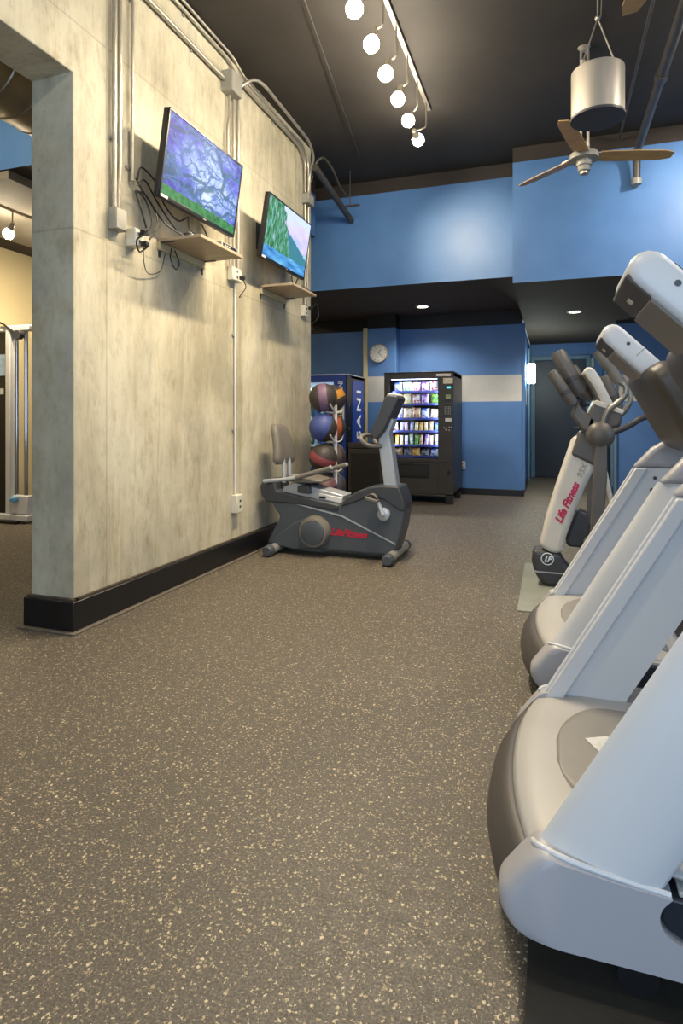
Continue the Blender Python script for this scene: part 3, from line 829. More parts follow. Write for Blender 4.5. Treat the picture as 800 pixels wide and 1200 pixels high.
# ------------------------------------------------------------------ snack vending machine
M['vend'] = simple('black_vending_steel', '2b2825', .4, .2, var=.1, scale=4)
M['vend2'] = simple('dark_brown_vending_panel', '3a352f', .45, .1, var=.08, scale=4)
M['glass'] = glass_mat('clear_pane')
VY = 8.42
vx = lambda px: P(px, 500, VY).x
vz = lambda py, px=500: P(px, py, VY).z
VX0, VX1, VZ1 = vx(450), vx(531), 1.83
wx0, wx1 = vx(456), vx(513)
wz0, wz1 = vz(537.5), 1.755
t = thing('snack_vending_machine', 'black snack vending machine with lit glass front and six shelves', 'vending machine', ((VX0 + VX1) / 2, VY + .42, 0))
VB = VY + .86
B().box(VX0, VX1, VB - .03, VB, .13, VZ1).box(VX0, VX0 + .03, VY + .03, VB, .13, VZ1).box(VX1 - .03, VX1, VY + .03, VB, .13, VZ1).box(VX0, VX1, VY + .03, VB, VZ1 - .05, VZ1).box(VX0, VX1, VY + .03, VB, .13, .16).box(wx1 + .01, wx1 + .03, VY + .03, VB, .16, VZ1 - .05).build('cabinet', M['vend'], t, bevel=.004)
door = B().box(VX0, wx0, VY, VY + .03, .14, VZ1).box(wx1, VX1, VY, VY + .03, .14, VZ1).box(wx0, wx1, VY, VY + .03, wz1, VZ1).box(wx0, wx1, VY, VY + .03, .14, wz0).build('front_panel', M['vend2'], t, bevel=.004)
B().box(wx0, wx1, VY + .012, VY + .016, wz0, wz1).build('glass_pane', M['glass'], t)
B().box(VX0 - .004, VX1 + .004, VY - .008, VB, VZ1 + .0005, VZ1 + .02).build('top_cap', M['vend'], t, bevel=.005)
B().box(VX0 + .005, VX1 - .005, VY - .006, VY - .0005, vz(542), vz(541)).build('seam_strip', M['plastic_black'], t)
for sx, sy in ((VX0 + .06, VY + .08), (VX1 - .06, VY + .08), (VX0 + .06, VB - .08), (VX1 - .06, VB - .08)):
    B().box(sx - .05, sx + .05, sy - .05, sy + .05, 0.0005, .13).build('leg', M['vend'], t, bevel=.006)
B().box(wx0 + .06, vx(503), VY - .01, VY - .0005, .36, .56).build('delivery_flap', M['plastic_black'], t, bevel=.006)
B().box(wx0 + .09, vx(501), VY - .014, VY - .01, .39, .53).build('flap_insert', M['vend'], t, bevel=.004)
tiers = [1.475, 1.285, 1.09, .94, .765 - .02, .0]
rowz = [vz(458), vz(473), vz(490), vz(505), vz(522), vz(535)]
IY = VY + .16
M['led'] = emit('cool_strip_lamp', 'c8d2ff', 6)
for k, z in enumerate(rowz):
    s_ = B().box(wx0 + .005, wx1 - .005, VY + .10, VY + .55, z - .012, z - .002).build('shelf', simple('shelf_steel', '6f7480', .4, .4), t)
    B().box(wx0 + .005, wx1 - .005, VY + .085, VY + .10, z - .022, z + .006).build('price_rail', simple('blue_price_rail', '3a4488', .4, var=.15, scale=40), t)
B().box(wx0 + .02, wx1 - .02, VY + .04, VY + .055, wz1 - .008, wz1 - .001).build('light_strip', M['led'], t)
lamp('vending_light', 'AREA', ((wx0 + wx1) / 2, VY + .06, wz1 - .03), 2.2, (.78, .82, 1), aim=((wx0 + wx1) / 2, VY + .3, wz0), shape='RECTANGLE', size=.5, size_y=.03)
lamp('vending_light_side', 'AREA', (wx0 + .03, VY + .055, (wz0 + wz1) / 2), 3.2, (.78, .82, 1), aim=(wx1, VY + .25, (wz0 + wz1) / 2), shape='RECTANGLE', size=.03, size_y=.8)
lamp('vending_light_side', 'AREA', (wx1 - .008, VY + .055, (wz0 + wz1) / 2), 3.2, (.78, .82, 1), aim=(wx0, VY + .25, (wz0 + wz1) / 2), shape='RECTANGLE', size=.03, size_y=.8)
# control column
cx0, cx1 = vx(517), vx(529.5)
def vpanel(name, px0, px1, py0, py1, mat, dp=.006, par=None):
    return B().box(vx(px0), vx(px1), VY - dp, VY - .0005, vz(py1), vz(py0)).build(name, mat, par or t, bevel=.002)
vpanel('display_card', 519, 530.5, 443.5, 450, simple('cream_red_card', 'd8cdb4', .5, var=.35, scale=60))
vpanel('display', 523, 528, 453.3, 455.5, emit('teal_display', '49c8d8', 1.2))
vpanel('bill_slot', 521, 528.5, 461.5, 471, M['plastic_black'], .012)
vpanel('bill_label', 522, 528, 462.5, 468, simple('olive_bill_label', '8f9a6a', .5, var=.4, scale=60), .014)
vpanel('price_plate', 521.5, 529, 490, 494, M['white_plastic'])
kp = vpanel('keypad', 520, 528.5, 475, 486, M['plastic_black'])
for r in range(5):
    for c in range(4):
        xx = vx(520.8 + 2.0 * c); z_ = vz(476.4 + 2.0 * r)
        B().box(xx, xx + .014, VY - .009, VY - .006, z_ - .014, z_).build('key', M['boxgrey'], kp)
for k, (px, py) in enumerate(((519.5, 501), (522.5, 501.5), (525.5, 500.5), (528, 500.5), (521.5, 503.5), (525.5, 504))):
    vpanel('coin_button', px, px + 1.5, py - .7, py + .7, M['steel'])
vpanel('lock', 524, 527, 551, 555.5, M['plastic_black'], .015)
bx0, bx1 = vx(511), vx(528)
vpanel('maker_label', 511, 528, 438.3, 441.4, simple('white_red_label', 'd9cfc6', .5, var=.3, scale=50), .010)

# snacks: one object each
def snack_material(name, a, b, seed):
    m = N(name)
    co = m.coord((1, 1, 1), 'Generated')
    f = m.noise(co, 2.6 + seed % 3, 2, .5, .6)
    col = m.ramp(f, [(.40, lin(a)), (.47, lin(a)), (.50, lin(b)), (.66, lin(b)), (.70, lin('e6e2dc'))])
    z = m.sep(co)[2]
    col = m.mix(m.math('MULTIPLY', m.math('LESS_THAN', m.math('ABSOLUTE', m.math('SUBTRACT', z, .55)), .16), .8), col, lin(b))
    return m.fin(col, .3)
SN_M = {n: snack_material(n.replace(' ', '_') + '_wrapper', a, b, i) for i, (n, a, b) in enumerate((
    ('blue and white', '3f62c0', 'e8ecf6'), ('green and white', '5fae4e', 'e9f3dc'), ('pink and white', 'd05a86', 'f2e2ea'), ('purple', '7a4fa8', 'd8b8e0'),
    ('red and white', 'c03038', 'f0e4dc'), ('yellow', 'e2c24a', 'f4ecc2'), ('orange', 'dd8428', 'f2c468'), ('brown', '8a5a34', 'd8b48a'), ('lime green', '8cc03c', '3a7a34'), ('black', '2a2a2e', '8a8a90'), ('violet and white', '8a7fd0', 'eeeaf8'), ('tan', 'c49a62', 'efe0c0'), ('blue', '3a5fc8', '9ac0f0')))}
def snack_bag(w, h, d):
    rows = []
    n = 7
    for k in range(n):
        v = k / (n - 1)
        bulge = math.sin(PI * v) ** .6 * d
        ring_ = []
        for q in range(12):
            a = 2 * PI * q / 12
            ring_.append((w / 2 * math.cos(a) * (1 - .06 * math.sin(PI * v)), max(.0015, bulge / 2) * math.sin(a), v * h))
        rows.append(ring_)
    return B().loft(rows)
rows = [
    ('bag', ['blue and white', 'green and white', 'pink and white', 'purple', 'red and white']),
    ('bag', ['violet and white', 'yellow', 'red and white', 'purple', 'lime green']),
    ('bag', ['violet and white', 'tan', 'brown', 'blue and white', 'tan']),
    ('bar', ['red and white', 'violet and white', 'pink and white', 'blue and white', 'yellow', 'orange', 'yellow', 'tan', 'blue']),
    ('bar', ['orange', 'yellow', 'violet and white', 'green and white', 'lime green', 'brown', 'purple', 'tan', 'violet and white']),
    ('bag', ['brown', 'black', 'orange', 'black', 'blue and white'])]
ORD = ['leftmost', 'second from left', 'third from left', 'fourth from left', 'fifth from left', 'sixth from left', 'seventh from left', 'eighth from left', 'rightmost']
RN = ['top', 'second', 'third', 'fourth', 'fifth', 'bottom']
for r, (kind, cols) in enumerate(rows):
    n = len(cols)
    zr = rowz[r]
    zu = (rowz[r - 1] if r else wz1) - zr
    for k, cn in enumerate(cols):
        pitch = (wx1 - wx0 - .05) / n
        xx = wx0 + .035 + pitch * (k + .5)
        hgt = min(zu * .84, .22) if kind == 'bag' else zu * .74
        if r in (2, 5): hgt *= .86
        w = pitch * (.93 if kind == 'bag' else .74)
        hgt *= random.uniform(.9, 1.04)
        o = snack_bag(w, hgt, .06 if kind == 'bag' else .03).build('snack_' + kind, SN_M[cn])
        o.location = (xx, IY + random.uniform(-.01, .02), zr - .002)
        o.rotation_euler = (random.uniform(-.05, .06), random.uniform(-.12, .12) * (2 if r in (2, 5) else 1) * (0.4 if kind == 'bag' else .8), random.uniform(-.2, .2))
        pos = 'rightmost' if k == n - 1 else ORD[k]
        tag(o, f'{cn} snack {kind} in the {RN[r]} row of the snack machine, {pos}', 'snack ' + kind, f'snacks in the {RN[r]} row of the machine')

# ------------------------------------------------------------------ blue drinks machine
M['dblue'] = simple('deep_blue_panel', '24408f', .35, var=.18, scale=3)
M['dnavy'] = simple('navy_black_steel', '191c2c', .35, .1, var=.1)
DX1 = vx(407); DX0 = DX1 - .98; DY = 8.40; DZ = 1.83
t = thing('drinks_vending_machine', 'blue bottled water vending machine standing behind the wall end', 'vending machine', ((DX0 + DX1) / 2, DY + .43, 0))
DB = DY + .88
gx0, gx1 = DX0 + .06, DX1 - .21
gz0, gz1 = .45, 1.73
B().box(DX0, DX1, DB - .03, DB, .02, DZ).box(DX0, DX0 + .03, DY + .04, DB, .02, DZ).box(DX1 - .03, DX1, DY + .04, DB, .02, DZ).box(DX0, DX1, DY + .04, DB, DZ - .04, DZ).box(DX0, DX1, DY + .04, DB, .02, .10).box(gx1 + .02, gx1 + .04, DY + .04, DB, .1, DZ - .04).build('cabinet', M['dnavy'], t, bevel=.004)
B().box(DX0, gx0, DY, DY + .04, .05, DZ).box(gx1, DX1 - .02, DY, DY + .04, .05, DZ).box(gx0, gx1, DY, DY + .04, gz1, DZ).box(gx0, gx1, DY, DY + .04, .05, gz0).build('front_panel', M['dblue'], t, bevel=.004)
B().box(DX1 - .02, DX1 + .002, DY - .004, DY + .2, .04, DZ + .004).build('edge_trim', M['plastic_black'], t, bevel=.003)
for z in (.25, .7, 1.05, 1.4): B().cyl((DX1 + .002, DY + .1, z), (DX1 + .006, DY + .1, z), .012, n=10).build('rivet', M['steel'], t)
B().box(gx0, gx1, DY + .015, DY + .019, gz0, gz1).build('glass_pane', M['glass'], t)
B().box(DX0, DX1, DY - .003, DB, DZ + .0045, DZ + .018).build('top_cap', simple('pale_top_edge', 'b9bcc0', .4), t, bevel=.003)
B().box(DX0 + .02, DX1 - .02, DY + .05, DB - .02, .0005, .02).build('plinth', M['plastic_black'], t)
B().box(DX1 + .0022, DX1 + .005, DY + .24, DB - .06, .3, DZ - .06).build('side_graphic', M['dblue'], t)
M['wtext'] = simple('white_print', 'dfe6ee', .5, var=.03)
text('lettering', 'DASANI', M['wtext'], t, .30, frame((DX1 + .0062, DB - .22, .36), (0, 0, 1), (0, -1, 0)), space=1.28, bold=.004)
text('lettering', 'DASANI', M['wtext'], t, .105, frame((DX1 - .065, DY - .002, 1.37), (0, 0, 1), (-1, 0, 0)), space=1.02, bold=.002)
pc = (gx1 + DX1 - .02) / 2
pan = []
for k in range(13):
    a = PI + PI * k / 12
    pan.append((pc + .075 * math.cos(a), 1.0 + .07 * math.sin(a)))
pan += [(pc + .075, 1.50), (pc + .06, 1.52), (pc - .06, 1.52), (pc - .075, 1.50)]
B().prism(pan, 'y', DY - .008, DY - .0005).build('control_panel', M['ivory'], t, bevel=.003)
ky = B()
for r in range(4):
    for c in range(3):
        B().box(pc - .045 + c * .032, pc - .02 + c * .032, DY - .013, DY - .008, 1.13 + r * .038, 1.158 + r * .038).build('key', M['plastic_dark'], t)
B().box(pc - .05, pc + .055, DY - .012, DY - .008, 1.42, 1.50).build('bill_acceptor', simple('yellow_plastic', 'd8b840', .4), t, bevel=.003)
B().box(pc - .05, pc + .055, DY - .014, DY - .012, 1.445, 1.46).build('bill_slot', M['plastic_black'], t)
B().box(pc - .04, pc + .045, DY - .012, DY - .008, 1.365, 1.39).build('display', M['dblue'], t)
B().box(pc - .02, pc + .05, DY - .02, DY - .0005, .84, .89).build('coin_return', M['plastic_black'], t, bevel=.004)
B().box(pc - .06, pc + .07, DY - .012, DY - .0005, .40, .66).build('delivery_door', simple('smoked_panel', '5a5f68', .3, var=.2), t, bevel=.005)
B().box(gx0 + .01, gx1 - .005, DY + .61, DY + .62, .12, DZ - .06).build('back_liner', simple('white_liner', 'd4dadf', .4), t)
brz = [1.44, 1.12, .80, .50]
for z in brz:
    B().box(gx0 + .01, gx1 - .005, DY + .12, DY + .6, z - .015, z - .002).build('shelf', simple('white_shelf', 'c8ccd0', .4), t)
    B().box(gx0 + .01, gx1 - .005, DY + .10, DY + .12, z - .03, z + .004).build('price_rail', M['wtext'], t)
lamp('drinks_light', 'AREA', ((gx0 + gx1) / 2, DY + .06, gz1 - .03), 16, (.85, .92, 1), aim=((gx0 + gx1) / 2, DY + .25, gz0), shape='RECTANGLE', size=.6, size_y=.03)
BM = [('clear water', simple('water_bottle', 'a9d0d8', .15, var=.2)), ('teal', simple('teal_bottle', '3a9a90', .2, var=.2)), ('pink', simple('pink_bottle', 'd0788a', .2, var=.3)), ('green', simple('green_bottle', '6aa84a', .2, var=.2)), ('blue', simple('blue_bottle', '4a7ac0', .2, var=.2))]
seq = [[0, 1, 3, 1, 0], [0, 4, 0, 4, 1], [2, 2, 4, 0, 3], [4, 0, 2, 1, 0]]
for r, z in enumerate(brz):
    for k in range(5):
        xx = gx1 - .06 - k * .095
        cn, mt = BM[seq[r][k]]
        o = thing('drink_bottle', f'{cn} drink bottle on {["the top", "the second", "the third", "the lowest"][r]} shelf of the blue machine, {["rightmost", "second from right", "third from right", "fourth from right", "fifth from right"][k]}', 'bottle', (xx, DY + .19, z - .002), 'bottles in the blue machine')
        B().lathe([(.028, 0), (.033, .006), (.033, .13), (.028, .155), (.014, .185), (.0135, .2)], (xx, DY + .19, z - .002), 14).build('bottle_body', mt, o)
        B().lathe([(.016, .2), (.016, .218), (.002, .22)], (xx, DY + .19, z - .002), 12).build('cap', M['white_plastic'], o)
        B().lathe([(.0335, .05), (.0335, .11), (.033, .111)], (xx, DY + .19, z - .002), 14).build('bottle_label', SN_M[['blue and white', 'green and white', 'red and white', 'lime green', 'violet and white'][(r + k) % 5]], o)

# ------------------------------------------------------------------ low black cabinet between the machines
bx0_, bx1_ = DX1 + .03, VX0 - .012
t = thing('waste_bin', 'low black lidded bin standing between the two vending machines', 'bin', ((bx0_ + bx1_) / 2, 8.6, 0))
B().box(bx0_, bx1_, 8.36, 8.80, .02, .76).build('bin_body', M['vend2'], t, bevel=.008)
B().box(bx0_ - .004, bx1_ + .004, 8.355, 8.81, .765, .84).build('lid', M['vend2'], t, bevel=.012)
B().box(bx0_ + .04, bx1_ - .04, 8.353, 8.36, .08, .70).build('door_panel', M['vend'], t, bevel=.003)
B().box(bx0_ + .02, bx1_ - .02, 8.38, 8.78, .0005, .02).build('plinth', M['plastic_black'], t)

# ------------------------------------------------------------------ medicine ball rack
RP = Vector((-2.10, 5.9, 0))
M['rackwhite'] = simple('white_powder_coat', 'dedcd6', .35, var=.03)
t = thing('ball_rack', 'white upright rack holding medicine balls beside the wall end', 'ball rack', RP)
dpt = D(391, 580, 1) ; 
B().cyl((RP.x, RP.y, .03), (RP.x, RP.y, 1.335), .021, n=14).build('pole', M['rackwhite'], t)
for a in (0.3, 1.87, 3.44, 5.01):
    e = RP + Vector((math.cos(a), math.sin(a), 0)) * .3
    B().tube([RP + Vector((0, 0, .06)), (e.x, e.y, .025)], .018, 10).cyl((e.x, e.y, .0005), (e.x, e.y, .03), .025).build('foot', M['rackwhite'], t)
fo = off((0, 0, 0), -.12, -.124)     # front ball offset
ro = off((0, 0, 0), -.032, .17)       # rear ball offset
tz = [CAMH + (HY - y) / FPX * 6.2 for y in (466, 501, 536, 571)]
rb = .144
for k, zc in enumerate(tz):
    for ov in (fo, ro):
        dr_ = Vector((ov.x, ov.y, 0)).normalized(); sd = Vector((-dr_.y, dr_.x, 0))
        for s_ in (-1, 1):
            z0 = zc - .155
            p0 = RP + Vector((0, 0, z0)); p1 = RP + dr_ * .10 + sd * s_ * .085 + Vector((0, 0, z0 + .012)); p2 = RP + dr_ * .20 + sd * s_ * .125 + Vector((0, 0, z0 + .085))
            B().tube(bend([p0, p1, p2], .05), .0085, 8).build('cradle_arm', M['rackwhite'], t)
def ball_material(name, c, mode, d):
    m = N(name)
    co = m.coord()
    dn = m.n('ShaderNodeVectorMath', operation='DOT_PRODUCT')
    dn.inputs[1].default_value = Vector(d).normalized()
    m.link(co, dn.inputs[0])
    v = dn.outputs['Value']
    mask = m.math('LESS_THAN', m.math('ABSOLUTE', v), .042) if mode == 'band' else m.math('GREATER_THAN', v, -.02)
    base = m.ramp(m.noise(co, 60, 3), [(.3, lin('35302c')), (.7, lin('48413c'))])
    col = m.mix(mask, base, m.ramp(m.noise(co, 50, 3), [(.3, tuple(x * .9 for x in lin(c)[:3]) + (1,)), (.7, lin(c))]))
    m.bump(m.voro(co, 110).outputs['Distance'], .25, .004)
    return m.fin(col, .5)
rt = Vector((CS, SN, 0)); fw = Vector((-SN, CS, 0)); up = Vector((0, 0, 1))
balls = [(fo, 0, '7d6078', 'band', rt * .95 + up * .12, 'black medicine ball with a mauve band at the top of the rack'),
         (fo, 1, '43528f', 'half', -rt * .8 - fw * .3 + up * .4, 'blue and black medicine ball on the second tier of the rack'),
         (fo, 2, '94484c', 'band', -up * .75 - rt * .35 + fw * .2, 'black medicine ball with red bands on the third tier'),
         (fo, 3, '77545a', 'band', rt * .5 - up * .7, 'black medicine ball with dull pink band on the lowest tier'),
         (ro, 0, 'c88a2c', 'band', up * .8 - rt * .5, 'black and orange medicine ball behind the pole at the top'),
         (ro, 1, 'a8542f', 'band', rt * .7 + fw * .4, 'orange striped medicine ball behind the pole on the second tier'),
         (ro, 2, '5a4a48', 'band', rt * .7 + fw * .4, 'dark brown medicine ball behind the pole on the third tier'),
         (ro, 3, '4e4a58', 'band', rt * .7 + fw * .4, 'dark grey medicine ball behind the pole on the lowest tier')]
for ov, k, c, mode, dv_, lb in balls:
    o = B().ball((0, 0, 0), rb, 28, 18).build('medicine_ball', ball_material('medicine_ball_rubber', c, mode, dv_))
    o.location = RP + Vector((ov.x, ov.y, tz[k]))
    tag(o, lb, 'medicine ball', 'medicine balls on the rack')

# ------------------------------------------------------------------ recumbent exercise bike
YN, YFAR = 4.93, 5.21
M['bike'] = simple('blue_grey_bike_plastic', '4a4f55', .42, var=.05, bump=.05)
M['bike_dark'] = simple('dark_bike_plastic', '3b3d41', .45, var=.06)
M['bike_tan'] = simple('warm_grey_vinyl', '6f6a62', .5, var=.06, bump=.1)
M['bike_silver'] = simple('silver_painted_steel', 'b4b8bd', .35, .35, var=.04)
M['red'] = simple('red_print', 'c2203a', .5, var=.05)
t = thing('recumbent_bike', 'grey recumbent exercise bike standing against the concrete wall', 'exercise bike', (-1.85, 5.07, 0))
body = [(316, 587), (328, 605), (314, 632), (313, 639), (330, 641), (456, 652), (464, 645), (471, 620), (474, 600), (472, 587), (466, 570), (446, 569), (432, 571), (418, 576), (406, 583), (398, 591), (360, 583), (325, 577)]
B().prism(XZ(body, YN), 'y', YN, YFAR).build('body_shroud', M['bike'], t, bevel=.022, seg=4)
# upper shell line, proud of the body
upsh = [(398, 594), (412, 590), (432, 582), (450, 586), (466, 597), (473.5, 600), (474, 590), (467, 570.5), (446, 569.5), (432, 571.5), (418, 576.5), (405, 584)]
B().prism(XZ(upsh, YN - .01), 'y', YN - .012, YFAR + .012).build('upper_shroud', M['bike_dark'], t, bevel=.012, seg=3)
tail = [(305, 569), (309, 562.5), (322, 561.5), (324, 575), (398, 592), (396, 599), (340, 590), (313, 588), (306, 580)]
B().prism(XZ(tail, YN), 'y', YN - .012, YFAR + .012).build('tail_shroud', M['bike_dark'], t, bevel=.014, seg=3)
strp = [(332, 585.5), (400, 604), (463, 637.5), (463, 639), (400, 606), (332, 587.2)]
B().prism(XZ(strp, YN - .012), 'y', YN - .006, YN + .02).build('trim_line', M['bike_silver'], t)
cpos = P(365, 625, YN - .10)
def ringY(c, r, y, n=32): return [(c.x + r * math.cos(2 * PI * k / n), y, c.z + r * math.sin(2 * PI * k / n)) for k in range(n)]
B().loft([ringY(cpos, .142, YN + .03), ringY(cpos, .138, YN - .05), ringY(cpos, .125, YN - .085), ringY(cpos, .108, YN - .092), ringY(cpos, .104, YN - .088)]).build('wheel_cover', M['bike_tan'], t)
B().loft([ringY(cpos, .104, YN - .087), ringY(cpos, .103, YN - .094), ringY(cpos, .09, YN - .099)]).build('wheel_cover_cap', M['bike'], t)
wd = XZ([(316, 634), (345, 611), (362, 606), (366, 643), (345, 644), (318, 638)], YN - .02)
B().prism(wd, 'y', YN - .03, YN + .03).build('side_fairing', M['bike'], t, bevel=.02, seg=3)
lt0 = P(386.5, 626.5, YN - .002)
text('lettering', 'LifeFitness', M['red'], t, .082, frame((lt0.x, YN - .004, lt0.z + .002), (1, 0, -.045), (0, 0, 1)), shear=.45, bold=.0025, space=.96)
# feet
for (pa, pb) in (((447, 663), 1), ((304, 650.5), 0)):
    g0 = G(pa[0], pa[1], .05)
    xx = g0.x
    B().cyl((xx, 4.80, .052), (xx, 5.36, .052), .042, n=16).build('stabiliser_bar', M['boxgrey'], t)
    for y0, y1 in ((4.73, 4.80), (5.36, 5.41)):
        B().tube([(xx, y0, .052), (xx, y0 + .02, .052), (xx, y1, .052)], [.036, .048, .05], 16).build('foot_cap', M['bike'], t)
    B().box(xx - .03, xx + .03, 5.0, 5.14, .06, .16).build('foot_bracket', M['bike_dark'], t)
# seat rail, seat, arms
rail = [(331, 571), (345, 565), (403, 581), (399, 592), (330, 577)]
B().prism(XZ(rail, YN + .03), 'y', YN + .03, YFAR - .03).build('seat_rail', M['bike_silver'], t, bevel=.008)
B().prism(XZ([(374, 578), (401, 584), (400, 590), (373, 584)], YN + .02), 'y', YN + .018, YFAR - .018).build('rail_cover', M['white_plastic'], t, bevel=.004)
sl = P(374, 582.5, YN + .018)
B().box(sl.x, sl.x + .06, YN + .012, YN + .018, sl.z - .012, sl.z + .008).build('rail_slot', M['plastic_black'], t)
B().prism(XZ([(349, 569), (362, 569), (364, 579), (349, 577)], YN - .01), 'y', YN - .03, YN + .04).build('seat_latch', M['plastic_dark'], t, bevel=.01)
seat = B()
sx0, sx1 = P(337, 565, 5.0).x, P(380, 565, 5.0).x
zs = P(360, 562, 5.07).z
rows_ = []
for k in range(9):
    u = k / 8
    xx = sx0 + (sx1 - sx0) * u
    hw = (.17 + .03 * math.sin(PI * u)) * (1 if u < .7 else 1 - (u - .7) * 1.0)
    th_ = .035 * (math.sin(PI * min(1, max(0.04, u * .96 + .02))) ** .4)
    rows_.append([(xx, 5.07 + hw * math.cos(2 * PI * q / 20), zs + (th_ if math.sin(2 * PI * q / 20) > 0 else th_ * .8) * math.copysign(abs(math.sin(2 * PI * q / 20)) ** .6, math.sin(2 * PI * q / 20)) + .012 * (1 - u)) for q in range(20)])
seat.loft(rows_)
seat.build('seat_cushion', M['bike_tan'], t)
B().box(sx0 + .05, sx1 - .1, 5.0, 5.14, zs - .07, zs - .03).build('seat_post', M['bike_dark'], t, bevel=.008)
# backrest : profile in XZ lofted over its height, wide in Y
pb_, pt_ = P(327, 544, 4.98), P(318.5, 497, 4.98)
brows = []
for k in range(11):
    u = k / 10
    cx_ = pb_.x + (pt_.x - pb_.x) * u + .02 * math.sin(PI * u)
    zq = pb_.z + (pt_.z - pb_.z) * u
    hw = .115 + .10 * (1 - u) ** .8
    if u < .1: hw -= .04 * (1 - u / .1)
    if u > .9: hw -= .03 * ((u - .9) / .1)
    tk_ = .045 if 0.05 < u < .95 else .028
    ring_ = []
    for q in range(24):
        a = 2 * PI * q / 24
        yy = hw * math.copysign(abs(math.cos(a)) ** .55, math.cos(a))
        xq = tk_ * math.copysign(abs(math.sin(a)) ** .6, math.sin(a))
        if xq > 0: xq -= .022 * (1 - abs(yy) / hw) ** 1.0
        ring_.append((cx_ + xq - .0, 5.1 + yy, zq))
    brows.append(ring_)
B().loft(brows).build('backrest', M['bike_tan'], t, angle=60)
for dy in (-.06, .06):
    B().tube([(pb_.x + .0, 5.1 + dy, pb_.z + .1), (pb_.x + .02, 5.1 + dy, pb_.z - .02), (P(338, 566, 5.07).x - .03, 5.1 + dy, zs - .03)], .02, 10).build('backrest_post', M['bike_silver'], t)
for yy, s_ in ((4.87, 0), (5.29, 1)):
    a0, a1, a2 = P(309, 564, 4.87), P(345, 560, 4.87), P(389, 548, 4.87)
    B().tube(smooth_path([(a0.x, yy, a0.z), (a1.x, yy, a1.z), (a2.x, yy, a2.z)], 4), .018, 12).build('seat_handle', M['bike_silver'], t)
    g0, g1 = P(347, 559.7, 4.87), P(387, 548.7, 4.87)
    B().tube([(g0.x, yy, g0.z), (g1.x, yy, g1.z)], .022, 12).build('hand_grip', M['bike_tan'], t)
    B().tube([(a0.x + .03, yy, a0.z - .005), (a0.x + .03, 5.07, a0.z - .02)], .018, 10).build('handle_crossbar', M['bike_dark'], t)
# mast, console, handle loop
mast = [(449.5, 571), (465, 571), (457.5, 519), (455.5, 508), (461, 493), (457, 489), (447, 503), (443, 511), (443, 520)]
B().prism(XZ(mast, 5.0), 'y', 5.0, 5.14).build('console_mast', M['bike_silver'], t, bevel=.012, seg=3)
cons = [(433, 508), (436, 513), (441, 515), (449, 506), (467, 466), (464, 463.5), (454, 462.5), (450, 466)]
B().prism(XZ(cons, 4.93), 'y', 4.93, 5.21).build('console', M['bike_dark'], t, bevel=.016, seg=3)
B().prism(XZ([(452, 464), (455, 460.5), (463, 460.5), (466, 464)], 4.95), 'y', 4.95, 5.19).build('console_cap', M['white_plastic'], t, bevel=.01)
B().prism(XZ([(433.5, 506), (450, 467.5), (451.5, 467.5), (435, 506.5)], 4.95), 'y', 4.955, 5.185).build('display_panel', M['plastic_black'], t, bevel=.004)
h0 = P(447, 523, 5.0); h1 = P(432, 522, 4.93); h2 = P(423, 515, 4.93); h3 = P(426, 511, 4.93)
loop = [(h0.x, 5.0, h0.z), (h1.x, 4.92, h1.z), (h2.x + .01, 4.90, h2.z), (h2.x, 4.97, h3.z), (h2.x, 5.17, h3.z), (h2.x + .01, 5.24, h2.z), (h1.x, 5.22, h1.z), (h0.x, 5.14, h0.z)]
B().tube(smooth_path(loop, 5), .018, 12).build('handlebar', M['bike_tan'], t)
# cranks and pedals
ck = P(449, 603, YN - .03)
B().loft([ringY(ck, .055, YN - .005), ringY(ck, .052, YN - .03), ringY(ck, .035, YN - .038)]).build('crank_disc', M['bike_silver'], t)
for yy, sg, tip_ in ((YN - .045, -1, P(441, 584, YN - .04)), (YFAR + .045, 1, None)):
    if tip_ is None:
        tip_ = Vector((2 * ck.x - P(441, 584, YN - .04).x, 0, 2 * ck.z - P(441, 584, YN - .04).z))
    B().tube([(ck.x, yy, ck.z), (tip_.x, yy, tip_.z)], [.022, .016], 10).build('crank_arm', M['bike_silver'], t)
    p_ = Vector((tip_.x - .02, yy + sg * .06, tip_.z))
    pd = B().box(-.055, .055, -.045, .045, -.014, .012)
    pe = pd.build('pedal', M['bike_tan'], t, bevel=.006, xform=Matrix.Translation(p_) @ Matrix.Rotation(.25, 4, 'Y'))
    st_ = [(p_.x - .0 + .045 * math.cos(a), p_.y - 0, p_.z + .045 * math.sin(a)) for a in [PI * q / 8 for q in range(9)]]
    sb = B()
    sb.grid([[(x_, y_ - .03, z_) for x_, y_, z_ in st_], [(x_, y_ + .03, z_) for x_, y_, z_ in st_]])
    sb.build('pedal_strap', M['bike_tan'], pe, solid=.004)
# ------------------------------------------------------------------ elliptical trainer
EC = 4.63
M['ell_white'] = simple('pearl_white_plastic', 'd6d1c8', .32, var=.03)
M['ell_grey'] = simple('warm_grey_plastic', '5f5b57', .4, .15, var=.06)
M['ell_dark'] = simple('dark_grey_plastic', '3d3d40', .45, var=.06)
M['ell_metal'] = simple('bronze_grey_metal', '8a857c', .3, .6, var=.05)
t = thing('elliptical_trainer', 'white and grey elliptical trainer standing beyond the treadmills', 'elliptical trainer', (.5, EC, 0))
boot = [(624, 640), (623, 655), (626, 668), (633, 679), (640, 684), (656, 686), (668, 679), (676, 668), (666, 662), (660, 655), (657, 647)]
B().prism(XZ(boot, EC), 'y', EC - .085, EC + .085).build('front_boot', M['ell_dark'], t, bevel=.035, seg=4)
B().prism(XZ([(625, 668.5), (660, 671.5), (660, 673), (626, 670.2)], EC - .08), 'y', EC - .088, EC - .07).build('boot_trim', M['bike_silver'], t)
lg = P(641.2, 655, EC - .085)
cu = EC - .0865
ringl = B()
n_ = 28
